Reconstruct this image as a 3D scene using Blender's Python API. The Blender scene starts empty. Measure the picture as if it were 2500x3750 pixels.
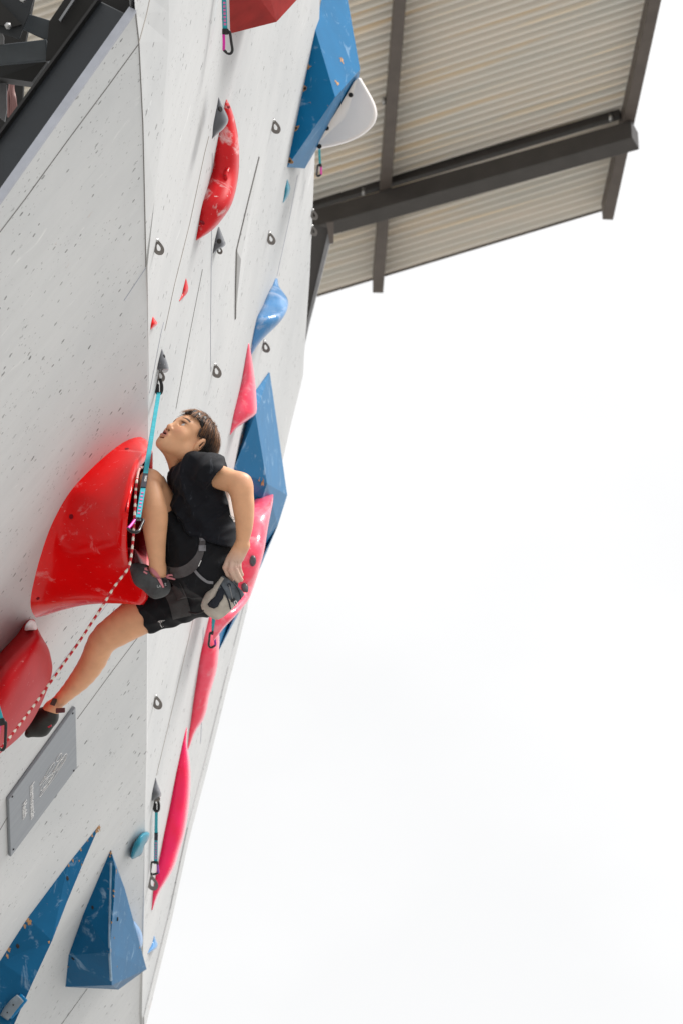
import bpy, bmesh, math, random
import numpy as np
from mathutils import Vector, Matrix
from mathutils.bvhtree import BVHTree
random.seed(7); rng = np.random.default_rng(7)
sc = bpy.context.scene
# ------------------------------------------------------------------ camera
PITCH = math.radians(35.0); FPX = 13540.0; W, H = 2500.0, 3750.0
CAM = np.array([0.0, 0.0, 1.6]); RT = np.array([1.0, 0, 0])
FW = np.array([0, math.cos(PITCH), math.sin(PITCH)]); UP = np.array([0, -math.sin(PITCH), math.cos(PITCH)])
cd = bpy.data.cameras.new("camera"); cam = bpy.data.objects.new("camera", cd); sc.collection.objects.link(cam)
cam.location = Vector(CAM); cam.rotation_euler = (math.radians(90) + PITCH, 0, 0)
cd.sensor_fit = 'VERTICAL'; cd.sensor_height = 36.0; cd.sensor_width = 24.0; cd.lens = FPX / H * 36.0
cd.clip_end = 3000; cd.dof.use_dof = True; cd.dof.focus_distance = 12.0; cd.dof.aperture_fstop = 8.0
sc.camera = cam
# ------------------------------------------------------------------ light
SUN_EL, SUN_AZ = math.radians(57), math.radians(106)      # azimuth clockwise from +Y: behind and to the right of the camera
w = bpy.data.worlds.new("World"); sc.world = w; w.use_nodes = True
nt = w.node_tree; nt.nodes.clear()
out = nt.nodes.new('ShaderNodeOutputWorld'); bg = nt.nodes.new('ShaderNodeBackground'); bg.inputs['Strength'].default_value = 0.12
sky = nt.nodes.new('ShaderNodeTexSky'); sky.sky_type = 'NISHITA'; sky.sun_disc = False
sky.sun_elevation = SUN_EL; sky.sun_rotation = SUN_AZ
tc = nt.nodes.new('ShaderNodeTexCoord'); mp = nt.nodes.new('ShaderNodeMapping'); mp.inputs['Scale'].default_value = (3.2, 3.2, 5.5); mp.inputs['Location'].default_value = (0.3, 1.7, 0.4)
nz = nt.nodes.new('ShaderNodeTexNoise'); nz.inputs['Scale'].default_value = 1.6; nz.inputs['Detail'].default_value = 6; nz.inputs['Roughness'].default_value = .5
cr = nt.nodes.new('ShaderNodeValToRGB'); cr.color_ramp.elements[0].position = .36; cr.color_ramp.elements[1].position = .62
cr.color_ramp.elements[0].color = (.935, .938, .942, 1); cr.color_ramp.elements[1].color = (1.0, 1.0, 1.0, 1)
# overcast: cloud brightness grows towards the zenith (a real overcast sky does)
sp = nt.nodes.new('ShaderNodeSeparateXYZ'); mr = nt.nodes.new('ShaderNodeMapRange')
mr.inputs['From Min'].default_value = .62; mr.inputs['From Max'].default_value = .95; mr.inputs['To Min'].default_value = 7.15; mr.inputs['To Max'].default_value = 10.5
ml = nt.nodes.new('ShaderNodeVectorMath'); ml.operation = 'SCALE'
mx = nt.nodes.new('ShaderNodeMix'); mx.data_type = 'RGBA'; mx.inputs[0].default_value = .985
L = nt.links.new
L(tc.outputs['Generated'], mp.inputs['Vector']); L(mp.outputs[0], nz.inputs['Vector']); L(nz.outputs['Fac'], cr.inputs[0])
L(tc.outputs['Generated'], sp.inputs[0]); L(sp.outputs['Z'], mr.inputs['Value']); L(cr.outputs[0], ml.inputs[0]); L(mr.outputs[0], ml.inputs['Scale'])
L(sky.outputs[0], mx.inputs['A']); L(ml.outputs[0], mx.inputs['B']); L(mx.outputs['Result'], bg.inputs['Color']); L(bg.outputs[0], out.inputs[0])
sd = bpy.data.lights.new("sun", 'SUN'); sd.energy = 3.4; sd.angle = math.radians(20); sd.color = (1, .965, .92)
so = bpy.data.objects.new("sun", sd); sc.collection.objects.link(so)
sv = Vector((math.sin(SUN_AZ) * math.cos(SUN_EL), math.cos(SUN_AZ) * math.cos(SUN_EL), math.sin(SUN_EL)))
so.rotation_euler = (-sv).to_track_quat('-Z', 'Y').to_euler(); so.location = (20, -10, 30)
sc.view_settings.view_transform = 'Standard'; sc.view_settings.look = 'None'; sc.view_settings.gamma = 1; sc.view_settings.exposure = 0.28
# ------------------------------------------------------------------ geometry helpers
def nrm(v): return v / np.linalg.norm(v)
def ray(x, y): return FW + RT * ((x - W / 2) / FPX) + UP * ((H / 2 - y) / FPX)
def pt(x, y, d): return CAM + ray(x, y) * d
def proj(P):
    v = np.asarray(P) - CAM; z = v @ FW
    return W / 2 + FPX * (v @ RT) / z, H / 2 - FPX * (v @ UP) / z, z
HD = nrm(np.array([-.058, .998, 0]))                       # horizontal run of the wall
def dip(t):
    t = math.radians(t); return np.array([math.cos(t) * .998, math.cos(t) * .058, math.sin(t)])
UL = dip(59); NL = nrm(np.cross(HD, UL)); P0 = pt(545, 2000, 13.0)
def dep(P, n, x, y): return (P - CAM) @ n / (ray(x, y) @ n)
def VL(x, y, h=0.0): return pt(x, y, dep(P0 + NL * h, NL, x, y))
FA = VL(545, 1000); FB = VL(527, 3650); FD = nrm(FB - FA)
NR = nrm(np.cross(FD, dip(79))); UR = nrm(np.cross(NR, FD))
if NR[0] < 0: NR = -NR
UR = UR if UR[2] > 0 else -UR
def dR(x, y): return dep(FA, NR, x, y)
def VR(x, y, h=0.0): return pt(x, y, dep(FA + NR * h, NR, x, y))
def Q(x, y, bx, by=None, dz=0.0): return pt(x, y, dR(bx, y if by is None else by) + dz)

def mesh(name, verts, faces, mat=None, parent=None, smooth=False, M=None, cols=None):
    me = bpy.data.meshes.new(name)
    v = np.asarray(verts, float)
    if M is not None:
        Mi = np.array(M.inverted()); v = v @ Mi[:3, :3].T + Mi[:3, 3]
    me.from_pydata([tuple(a) for a in v], [], [tuple(int(i) for i in f) for f in faces]); me.update()
    o = bpy.data.objects.new(name, me); sc.collection.objects.link(o)
    if M is not None: o.matrix_world = M
    mats = mat if isinstance(mat, (list, tuple)) else [mat]
    for m in mats:
        if m: me.materials.append(m)
    if smooth: me.polygons.foreach_set('use_smooth', [True] * len(me.polygons))
    if cols is not None:
        a = me.color_attributes.new('Col', 'FLOAT_COLOR', 'POINT')
        c = np.ones((len(v), 4), np.float32); c[:, :3] = cols; a.data.foreach_set('color', c.ravel())
    if parent: adopt(o, parent)
    return o
def adopt(o, parent):
    o.parent = parent; o.matrix_parent_inverse = parent.matrix_world.inverted()
def fix_normals(o):
    bm = bmesh.new(); bm.from_mesh(o.data); bmesh.ops.recalc_face_normals(bm, faces=bm.faces); bm.to_mesh(o.data); bm.free(); o.data.update()
def tag(o, label, cat, group=None, kind=None):
    if label: o['label'] = label
    if cat: o['category'] = cat
    if group: o['group'] = group
    if kind: o['kind'] = kind
    return o
def thing(name, at, label, cat, group=None):
    o = bpy.data.objects.new(name, None); sc.collection.objects.link(o); o.empty_display_size = .05
    o.matrix_world = Matrix.Translation(Vector(at)); return tag(o, label, cat, group)
def bevel(o, wd=.004, seg=2, ang=35):
    bm = bmesh.new(); bm.from_mesh(o.data)
    bmesh.ops.recalc_face_normals(bm, faces=bm.faces)
    es = [e for e in bm.edges if len(e.link_faces) == 2 and e.calc_face_angle(0) > math.radians(ang)]
    bmesh.ops.bevel(bm, geom=es, offset=wd, segments=seg, affect='EDGES', profile=.5, clamp_overlap=True)
    bm.to_mesh(o.data); bm.free(); o.data.update()
def slab(name, front, direction, thick, mat, parent=None, M=None, bev=0):
    """solid from a front polygon pushed back along `direction`"""
    f = [np.asarray(p) for p in front]; d = nrm(np.asarray(direction)) * thick; n = len(f)
    v = f + [p + d for p in f]
    fs = [tuple(range(n)), tuple(range(2 * n - 1, n - 1, -1))] + [(i, (i + 1) % n, n + (i + 1) % n, n + i) for i in range(n)]
    o = mesh(name, v, fs, mat, parent, M=M); fix_normals(o)
    if bev: bevel(o, bev)
    return o
def box(name, c, ax, size, mat, parent=None, bev=.0):
    """box centred at c with axes ax (3 vectors) and full sizes"""
    c = np.asarray(c); a = [nrm(np.asarray(x)) * s / 2 for x, s in zip(ax, size)]
    v = [c + sx * a[0] + sy * a[1] + sz * a[2] for sx in (-1, 1) for sy in (-1, 1) for sz in (-1, 1)]
    fs = [(0, 1, 3, 2), (4, 6, 7, 5), (0, 4, 5, 1), (2, 3, 7, 6), (0, 2, 6, 4), (1, 5, 7, 3)]
    o = mesh(name, v, fs, mat, parent); fix_normals(o)
    if bev: bevel(o, bev)
    return o
def spline(P, n, closed=False):
    P = [np.asarray(p, float) for p in P]; m = len(P); out = []
    segs = m if closed else m - 1
    ts = np.linspace(0, segs, n, endpoint=not closed)
    for t in ts:
        i = min(int(t), segs - 1); u = t - i
        g = (lambda k: P[k % m]) if closed else (lambda k: P[max(0, min(m - 1, k))])
        a, b, c, d = g(i - 1), g(i), g(i + 1), g(i + 2)
        out.append(.5 * ((2 * b) + (-a + c) * u + (2 * a - 5 * b + 4 * c - d) * u * u + (-a + 3 * b - 3 * c + d) * u ** 3))
    return out
def even(P, n, closed=False):
    Q_ = np.array(spline(P, 400, closed))
    if closed: Q_ = np.vstack([Q_, Q_[:1]])
    s = np.r_[0, np.cumsum(np.linalg.norm(np.diff(Q_, axis=0), axis=1))]
    t = np.linspace(0, s[-1], n, endpoint=not closed)
    return np.stack([np.interp(t, s, Q_[:, k]) for k in range(Q_.shape[1])], 1)
def tube(name, P, r, mat, parent=None, seg=8, closed=False, n=None, flat=1.0, updir=None, cols=None):
    P = np.array(even(P, n, closed) if n else P, float); m = len(P); vs = []
    R_ = np.full(m, r) if np.isscalar(r) else np.interp(np.linspace(0, 1, m), np.linspace(0, 1, len(r)), r)
    T = np.gradient(P, axis=0) if not closed else (np.roll(P, -1, 0) - np.roll(P, 1, 0))
    a = np.array(updir if updir is not None else (0.3, -1, .2), float); cl = []
    for i in range(m):
        t = nrm(T[i]); x = a - t * (a @ t); x = nrm(x); y = np.cross(t, x); a = x if updir is None else a
        for k in range(seg):
            th = 2 * math.pi * k / seg; vs.append(P[i] + R_[i] * (x * math.cos(th) * flat + y * math.sin(th)))
            if cols is not None: cl.append(cols(i / (m - 1), k / seg, i))
    fs = []
    for i in range(m if closed else m - 1):
        j = (i + 1) % m
        for k in range(seg): l = (k + 1) % seg; fs.append((i * seg + k, i * seg + l, j * seg + l, j * seg + k))
    if not closed: fs += [tuple(range(seg - 1, -1, -1)), tuple(range((m - 1) * seg, m * seg))]
    return mesh(name, vs, fs, mat, parent, smooth=True, cols=np.array(cl) if cols is not None else None)
def loft(name, rings, mat, parent=None, n=64, cap0=True, cap1=True, sub=1, smooth=True, M=None):
    R_ = [even(r, n, True) for r in rings]; vs = np.vstack(R_); fs = []
    for i in range(len(R_) - 1):
        for k in range(n): l = (k + 1) % n; fs.append((i * n + k, i * n + l, (i + 1) * n + l, (i + 1) * n + k))
    vs = [tuple(v) for v in vs]
    if cap0: vs.append(tuple(R_[0].mean(0))); c = len(vs) - 1; fs += [(c, (k + 1) % n, k) for k in range(n)]
    if cap1:
        b = (len(R_) - 1) * n; vs.append(tuple(R_[-1].mean(0))); c = len(vs) - 1; fs += [(c, b + k, b + (k + 1) % n) for k in range(n)]
    o = mesh(name, vs, fs, mat, parent, smooth=smooth, M=M); fix_normals(o)
    return o
def surf_hit(objs, x, y):
    """where the line of sight of a photo pixel meets a built surface (used to put small fittings on it)"""
    best = None
    for o in (objs if isinstance(objs, (list, tuple)) else [objs]):
        if '_bvh' not in globals(): globals()['_bvh'] = {}
        if o.name not in _bvh:
            me = o.data; M = np.array(o.matrix_world); v = np.empty(len(me.vertices) * 3); me.vertices.foreach_get('co', v)
            v = v.reshape(-1, 3) @ M[:3, :3].T + M[:3, 3]
            _bvh[o.name] = BVHTree.FromPolygons([Vector(a) for a in v], [tuple(p.vertices) for p in me.polygons])
        h = _bvh[o.name].ray_cast(Vector(CAM), Vector(nrm(ray(x, y))))
        if h[0] is not None and (best is None or h[3] < best[2]):
            nn = np.array(h[1]); nn = nn if nn @ ray(x, y) < 0 else -nn
            best = (np.array(h[0]), nn, h[3])
    return best
def disc_on(objs, x, y, r, mat, name, parent, depth=.004, seg=16, lift=.0005, sq=1.0):
    h = surf_hit(objs, x, y)
    if h is None: return None
    c, n, _ = h; a = nrm(np.cross(n, FW + .1)); b = np.cross(n, a); vs = []
    for rr, hh in ((r, -depth), (r, lift + depth * .3), (r * .8, lift + depth * .5)):
        vs += [c + n * hh + rr * (a * math.cos(2 * math.pi * k / seg) + b * sq * math.sin(2 * math.pi * k / seg)) for k in range(seg)]
    fs = [(i * seg + k, i * seg + (k + 1) % seg, (i + 1) * seg + (k + 1) % seg, (i + 1) * seg + k) for i in range(2) for k in range(seg)] + [tuple(range(2 * seg, 3 * seg))]
    o = mesh(name, vs, fs, mat, parent); fix_normals(o); return o
def frameM(x, y, z, o):
    return Matrix(((x[0], y[0], z[0], o[0]), (x[1], y[1], z[1], o[1]), (x[2], y[2], z[2], o[2]), (0, 0, 0, 1)))
# ------------------------------------------------------------------ materials
def base_mat(name, col, rough=.5, metal=0, coat=0, spec=.5):
    m = bpy.data.materials.new(name); m.use_nodes = True; b = m.node_tree.nodes['Principled BSDF']
    b.inputs['Base Color'].default_value = (*col, 1); b.inputs['Roughness'].default_value = rough; b.inputs['Metallic'].default_value = metal
    b.inputs['Coat Weight'].default_value = coat; b.inputs['Coat Roughness'].default_value = .08; b.inputs['Specular IOR Level'].default_value = spec
    return m, m.node_tree, b
def N_(t, typ, **kw):
    n = t.nodes.new(typ)
    for k, v in kw.items():
        if k in n.inputs: n.inputs[k].default_value = v
        else: setattr(n, k, v)
    return n
def mixc(t, fac, a, b, mode='MIX'):
    m = t.nodes.new('ShaderNodeMix'); m.data_type = 'RGBA'; m.blend_type = mode
    for s, v in (('A', a), ('B', b)):
        if isinstance(v, tuple): m.inputs[s].default_value = (*v[:3], 1)
        else: t.links.new(v, m.inputs[s])
    if isinstance(fac, float): m.inputs[0].default_value = fac
    else: t.links.new(fac, m.inputs[0])
    return m.outputs['Result']
def ramp(t, src, p0, p1, v0=0.0, v1=1.0):
    r = t.nodes.new('ShaderNodeMapRange'); r.inputs['From Min'].default_value = p0; r.inputs['From Max'].default_value = p1
    r.inputs['To Min'].default_value = v0; r.inputs['To Max'].default_value = v1; t.links.new(src, r.inputs['Value']); return r.outputs[0]
def math_(t, op, a, b=0.0):
    m = t.nodes.new('ShaderNodeMath'); m.operation = op
    for i, v in enumerate((a, b)):
        if isinstance(v, (int, float)): m.inputs[i].default_value = v
        else: t.links.new(v, m.inputs[i])
    return m.outputs[0]
def coords(t, scale=(1, 1, 1), loc=(0, 0, 0), rot=(0, 0, 0)):
    c = t.nodes.new('ShaderNodeTexCoord'); m = t.nodes.new('ShaderNodeMapping'); m.inputs['Scale'].default_value = scale
    m.inputs['Location'].default_value = loc; m.inputs['Rotation'].default_value = rot; t.links.new(c.outputs['Object'], m.inputs[0]); return m.outputs[0]
def noise(t, vec, scale, detail=4, rough=.55, dist=0.0):
    n = N_(t, 'ShaderNodeTexNoise', Scale=scale, Detail=detail, Roughness=rough, Distortion=dist); t.links.new(vec, n.inputs['Vector']); return n.outputs['Fac']
def bump(t, b, src, strength=.2, dist=.002):
    n = N_(t, 'ShaderNodeBump', Strength=strength, Distance=dist); t.links.new(src, n.inputs['Height']); t.links.new(n.outputs[0], b.inputs['Normal'])

def wall_mat(name, base, dark, fleck_scale=34, seed=0.0, thr=.34, density=.5):
    """pale painted plywood: round dark flecks, long faint grain along the dip, grime and chalk"""
    m, t, b = base_mat(name, base, .72, spec=.3)
    v = coords(t, (1, 1, 1), (seed, seed * .7, 0))
    vs = coords(t, (1.15, .66, 1), (seed, seed, 0))
    vo = N_(t, 'ShaderNodeTexVoronoi', Scale=float(fleck_scale), Randomness=1.0); t.links.new(vs, vo.inputs['Vector'])
    wh = N_(t, 'ShaderNodeTexWhiteNoise'); t.links.new(vo.outputs['Position'], wh.inputs['Vector'])
    siz = ramp(t, wh.outputs['Value'], 1 - density, 1, .03, .23)
    nd = noise(t, v, 90, 2)
    f = math_(t, 'LESS_THAN', math_(t, 'ADD', vo.outputs['Distance'], ramp(t, nd, .3, .7, -.07, .07)), siz)
    patch = ramp(t, noise(t, v, 2.2, 3), .38, .55)
    f = math_(t, 'MULTIPLY', f, math_(t, 'MULTIPLY', ramp(t, wh.outputs['Value'], 1 - density, 1, .4, .8), ramp(t, patch, 0, 1, .4, 1)))
    gs = coords(t, (9, .8, 1), (seed, 0, 0)); g = noise(t, gs, 2.4, 6, .6, .4)
    g2 = noise(t, v, 1.1, 5, .6)
    c = mixc(t, ramp(t, g, .35, .7), base, tuple(x * .945 for x in base))
    c = mixc(t, ramp(t, g2, .42, .68, 0, .85), c, tuple(x * y for x, y in zip(base, (.84, .85, .86))))
    ch = noise(t, coords(t, (5, 1.6, 1), (4 + seed, 2, 0)), 3.0, 8, .65, 1.2)
    c = mixc(t, ramp(t, ch, .64, .74, 0, .5), c, (.9, .9, .9))
    rs = noise(t, coords(t, (6, 2, 1), (9, seed, 1)), 3.1, 5, .6)
    c = mixc(t, ramp(t, rs, .70, .76, 0, .35), c, (.5, .3, .2))
    sc_ = noise(t, coords(t, (14, 1.4, 1), (1, seed + 3, 0)), 2.0, 5, .6, .5)
    c = mixc(t, ramp(t, sc_, .68, .76, 0, .3), c, (.42, .42, .44))
    c = mixc(t, f, c, dark)
    f2v = N_(t, 'ShaderNodeTexVoronoi', Scale=fleck_scale * 2.3, Randomness=1.0); t.links.new(vs, f2v.inputs['Vector'])
    w2 = N_(t, 'ShaderNodeTexWhiteNoise'); t.links.new(f2v.outputs['Position'], w2.inputs['Vector'])
    f2 = math_(t, 'MULTIPLY', math_(t, 'LESS_THAN', f2v.outputs['Distance'], .20), ramp(t, w2.outputs['Value'], .62, .66, 0, .55))
    c = mixc(t, math_(t, 'MULTIPLY', f2, ramp(t, noise(t, v, 4.0, 3), .46, .58, .1, 1)), c, dark)
    t.links.new(c, b.inputs['Base Color']); bump(t, b, noise(t, coords(t, (60, 8, 1)), 8, 4), .12, .001)
    return m
def hold_mat(name, col, rough=.22, coat=.6, chalk=.35, chalk_thr=.62, dark=None, seed=0.0):
    m, t, b = base_mat(name, col, rough, coat=coat, spec=.18)
    v = coords(t, (1, 1, 1), (seed, seed, seed))
    c = mixc(t, ramp(t, noise(t, v, 9, 5), .35, .7), col, dark or tuple(x * .8 for x in col))
    ck = ramp(t, noise(t, v, 11, 9, .68, .6), chalk_thr, chalk_thr + .12, 0, chalk)
    sc_ = ramp(t, noise(t, coords(t, (30, 120, 60), (seed, 3, 1), (.4, .3, .9)), 1.0, 5, .6), .66, .72, 0, chalk)
    c = mixc(t, ck, c, (.82, .78, .78)); c = mixc(t, sc_, c, (.85, .8, .8)); t.links.new(c, b.inputs['Base Color'])
    t.links.new(ramp(t, math_(t, 'MAXIMUM', ck, sc_), 0, .4, rough, min(1, rough + .35)), b.inputs['Roughness'])
    t.links.new(ramp(t, ck, 0, .4, coat, 0), b.inputs['Coat Weight'])
    bump(t, b, noise(t, v, 160, 3), .06, .001)
    return m
def ply_mat(name, col, rough=.42, seed=0.0, chip=.5):
    """painted plywood volume: satin, chalk smears, chips that bare tan wood"""
    m, t, b = base_mat(name, col, rough, spec=.16)
    v = coords(t, (1, 1, 1), (seed, seed, seed))
    c = mixc(t, ramp(t, noise(t, v, 6, 6), .3, .7), col, tuple(x * .82 for x in col))
    c = mixc(t, ramp(t, noise(t, v, 9, 9, .7, 1.4), .57, .70, 0, .5), c, (.45, .60, .75))
    c = mixc(t, ramp(t, noise(t, v, 26, 6, .7, .4), .735 - .03 * chip, .75 - .03 * chip, 0, .9), c, (.42, .22, .09))
    t.links.new(c, b.inputs['Base Color']); bump(t, b, noise(t, coords(t, (40, 6, 40)), 6, 4), .1, .001); return m
def plain(name, col, rough=.5, metal=0, var=.15, sc_=20, coat=0, bmp=.1):
    m, t, b = base_mat(name, col, rough, metal, coat)
    n = noise(t, coords(t), sc_, 5)
    t.links.new(mixc(t, ramp(t, n, .3, .7), tuple(min(1, x * (1 + var)) for x in col), tuple(x * (1 - var) for x in col)), b.inputs['Base Color'])
    if bmp: bump(t, b, noise(t, coords(t), sc_ * 6, 3), bmp, .001)
    return m
def attr_mat(name, rough=.6, var=.1, sc_=40, bmp=.1, sss=0, spec=.4):
    m, t, b = base_mat(name, (.5, .5, .5), rough, spec=spec)
    a = N_(t, 'ShaderNodeAttribute', attribute_name='Col'); n = noise(t, coords(t), sc_, 5)
    c = mixc(t, ramp(t, n, .3, .7, 0, var), a.outputs['Color'], (.0, .0, .0)); t.links.new(c, b.inputs['Base Color'])
    if bmp: bump(t, b, noise(t, coords(t), sc_ * 5, 3), bmp, .001)
    if sss:
        b.inputs['Subsurface Weight'].default_value = sss; b.inputs['Subsurface Radius'].default_value = (.012, .005, .003); b.inputs['Subsurface Scale'].default_value = .6
    return m
M_WL = wall_mat("painted_plywood_lower", (.67, .68, .69), (.07, .07, .07), 34, .0, density=.55)
M_WR = wall_mat("painted_plywood_upper", (.575, .582, .588), (.10, .10, .10), 30, 5.0, density=.45)
M_EDGE = plain("primed_board_edge", (.42, .44, .50), .6, var=.08)
M_SEAM = plain("dark_joint", (.20, .195, .19), .9)
M_SEAM2 = plain("brown_joint", (.34, .31, .28), .9)
M_RED = hold_mat("glossy_red_fibreglass", (.82, .003, .004), .22, .22, .30, .60, dark=(.72, .003, .004))
M_DRED = hold_mat("deep_red_fibreglass", (.52, .001, .006), .5, .0, .35, .66, seed=3, dark=(.46, .001, .006))
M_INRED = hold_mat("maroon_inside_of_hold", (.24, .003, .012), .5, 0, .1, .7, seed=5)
M_PINK = hold_mat("pink_red_fibreglass", (1.0, .010, .13), .2, .5, .25, .68, seed=9, dark=(.95, .005, .07))
M_PINKP = hold_mat("glare_paled_pink_fibreglass", (1.0, .15, .23), .34, .45, .28, .54, seed=19, dark=(.95, .04, .10))  # pale base colour paints in the sky glare; chalk patches lie over it
M_CRES = hold_mat("chalky_red_fibreglass", (.66, .006, .012), .42, .2, .6, .53, seed=13)
M_MAROON = plain("maroon_painted_plywood", (.31, .020, .017), .62, var=.2, sc_=14); M_MAROON.node_tree.nodes["Principled BSDF"].inputs["Specular IOR Level"].default_value = .12
M_BLUE = ply_mat("blue_painted_plywood", (.002, .155, .36), .42, 2.0, chip=1.0)
M_BLUE2 = ply_mat("deep_blue_painted_plywood", (.001, .105, .245), .45, 6.0, chip=1.2)
M_LBLUE = hold_mat("pale_blue_fibreglass", (.07, .26, .55), .35, .4, .30, .50, seed=21)
M_TEAL = hold_mat("teal_hold", (.01, .23, .34), .4, .3, .2, .6, seed=23)
M_WHITE = hold_mat("white_fibreglass", (.84, .80, .78), .3, .7, .2, .6, seed=31, dark=(.80, .76, .74))
M_GREY = hold_mat("grey_plastic_hold", (.10, .105, .12), .4, .5, .2, .62, seed=41)
M_HANG = plain("zinc_hanger", (.20, .185, .175), .45, .7, sc_=60)
M_BOLT = plain("steel_bolt", (.5, .5, .5), .3, .9, sc_=60)
M_HOLE = plain("dark_hole", (.02, .018, .018), .9)
M_STEEL = plain("blue_black_painted_steel", (.011, .015, .020), .5, .0, sc_=12, coat=.1)
M_STEEL2 = plain("grey_painted_steel", (.055, .066, .076), .5, .0, sc_=14)
M_STEEL3 = plain("near_black_steel", (.008, .0075, .007), .6, sc_=12)
M_ROOFS = plain("dark_brown_steel", (.045, .040, .038), .5, sc_=8)
M_ROOFB = plain("brown_steel_purlin", (.10, .082, .072), .5, sc_=8)
# ------------------------------------------------------------------ ground (sets the bounce light)
gm = plain("pale_concrete", (.30, .295, .28), .9, sc_=3)
g = mesh("ground", [(-400, -400, 0), (400, -400, 0), (400, 400, 0), (-400, 400, 0)], [(0, 1, 2, 3)], gm); tag(g, "pale concrete plaza under the climbing wall", "ground", kind="structure")
# ------------------------------------------------------------------ climbing wall
FOLD = [(497, 46), (509, 153), (524, 459), (530, 727), (535, 975), (540, 1108), (544, 1593), (543, 2000), (540, 2320), (538, 2745), (529, 3000), (527, 3173), (518, 3709)]
ML = frameM(HD, UL, NL, VL(300, 2000)); MR = frameM(FD, UR, nrm(np.cross(FD, UR)), VR(700, 2000))
wall = thing("climbing_wall", VL(300, 2000, -.5), "tall pale grey speckled climbing wall, folded and overhanging, carrying all the coloured holds", "climbing wall")
fold3 = [VL(*p) for p in FOLD]
LP = fold3 + [VL(505, 4300), VL(-1500, 5200), VL(-1500, 748 + 1500 * 1.405 + 10)]
lower = slab("lower_panel", LP, -NL, .020, [M_WL], wall, ML); lower['label'] = "shaded lower face of the wall, heavily speckled"
REDGE = [(534, 3750), (558, 3651), (632, 3349), (695, 3056), (774, 2752), (842, 2474), (862, 2400), (888, 2294), (913, 2192), (975, 1930), (1040, 1668), (1073, 1527), (1099, 1425), (1111, 1373), (1114, 1302), (1122, 1200), (1135, 1006), (1146, 751), (1153, 574), (1160, 400), (1172, 0), (1190, -300)]
FR = [(x + 3 + 120 * max(0, min(1, (1000 - y) / 950)), y) for x, y in FOLD]
RP = [VR(620, -300), VR(618, -60)] + [VR(*p) for p in FR] + [VR(524, 3790)] + [VR(*p) for p in REDGE]
upper = slab("upper_panel", RP, -NR, .02, [M_WR], wall, MR); upper['label'] = "brighter upper face of the wall, above the fold"
ls, rs_ = [VL(485, -200), VL(489, -60)] + fold3 + [VL(517, 3800)], [VR(620, -200), VR(618, -60)] + [VR(*p) for p in FR] + [VR(524, 3790)]
k = len(ls); fb = mesh("fold_board", ls + rs_ + [p - NL * .018 for p in ls] + [p - NR * .019 for p in rs_], [(i, i + 1, k + i + 1, k + i) for i in range(k - 1)] + [(2 * k + i, 3 * k + i, 3 * k + i + 1, 2 * k + i + 1) for i in range(k - 1)], [M_WR], wall, M=MR); fix_normals(fb)
# trim along the near end of the lower face
a, b = VL(497, 46), VL(0, 748); e = nrm(b - a); b2 = a + e * 6
tr = slab("end_trim", [a + NL * .003, b2 + NL * .003, b2 - NL * .0215, a - NL * .0215], -HD, .012, M_EDGE, wall)
def strip(name, P, V, wd, mat, hh=.0015, parent=wall, nvec=None):
    """a thin raised joint strip following photo-measured points on a face"""
    Pw = [V(*p) for p in P]; nv = nvec; vs = []
    for i, p in enumerate(Pw):
        t = nrm((Pw[min(i + 1, len(Pw) - 1)] - Pw[max(i - 1, 0)])); s = np.cross(nv, t) * wd / 2
        vs += [p - s, p + s, p + s + nv * hh, p - s + nv * hh]
    fs = [(i * 4 + k, i * 4 + (k + 1) % 4, i * 4 + 4 + (k + 1) % 4, i * 4 + 4 + k) for i in range(len(Pw) - 1) for k in range(4)] + [(0, 1, 2, 3), tuple(len(vs) - k for k in (4, 3, 2, 1))]
    o = mesh(name, vs, fs, mat, parent); fix_normals(o); return o
for P, wd, m in (([(0, 850), (90, 732), (250, 512), (400, 310), (509, 160)], .004, M_SEAM), ([(284, 2632), (410, 2460), (538, 2290)], .003, M_SEAM), ([(160, 2520), (300, 2330), (420, 2180)], .002, M_EDGE),
                 ([(455, 1100), (535, 980)], .004, M_EDGE), ([(225, 3752), (300, 3648), (320, 3620)], .0035, M_SEAM), ([(0, 3040), (32, 2985)], .003, M_SEAM)):
    strip("panel_joint", P, VL, wd, m, nvec=NL)
for P, wd, m in (([(604, 1210), (640, 1040), (695, 820), (750, 560), (765, 500)], .006, M_SEAM2), ([(645, 1496), (690, 1250), (742, 986)], .005, M_SEAM), ([(573, 2840), (640, 2560), (712, 2250)], .006, M_SEAM2),
                 ([(772, 1360), (772, 1200), (775, 900), (778, 560)], .003, M_EDGE), ([(1015, 1010), (1060, 800), (1090, 640)], .008, M_EDGE), ([(548, 1440), (590, 1220), (600, 1180)], .004, M_EDGE),
                 ([(509, 155), (535, 60), (548, 0)], .008, M_SEAM2), ([(735, 2720), (742, 2600), (745, 2300)], .01, M_EDGE)):
    strip("panel_joint", P, VR, wd, m, nvec=NR)
strip("fold_joint", FOLD[:5], VL, .004, M_SEAM, nvec=NL)
strip("far_edge_board", [(x - 9, y) for x, y in REDGE[:9]], VR, .16, M_WR, .006, nvec=NR)
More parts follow.
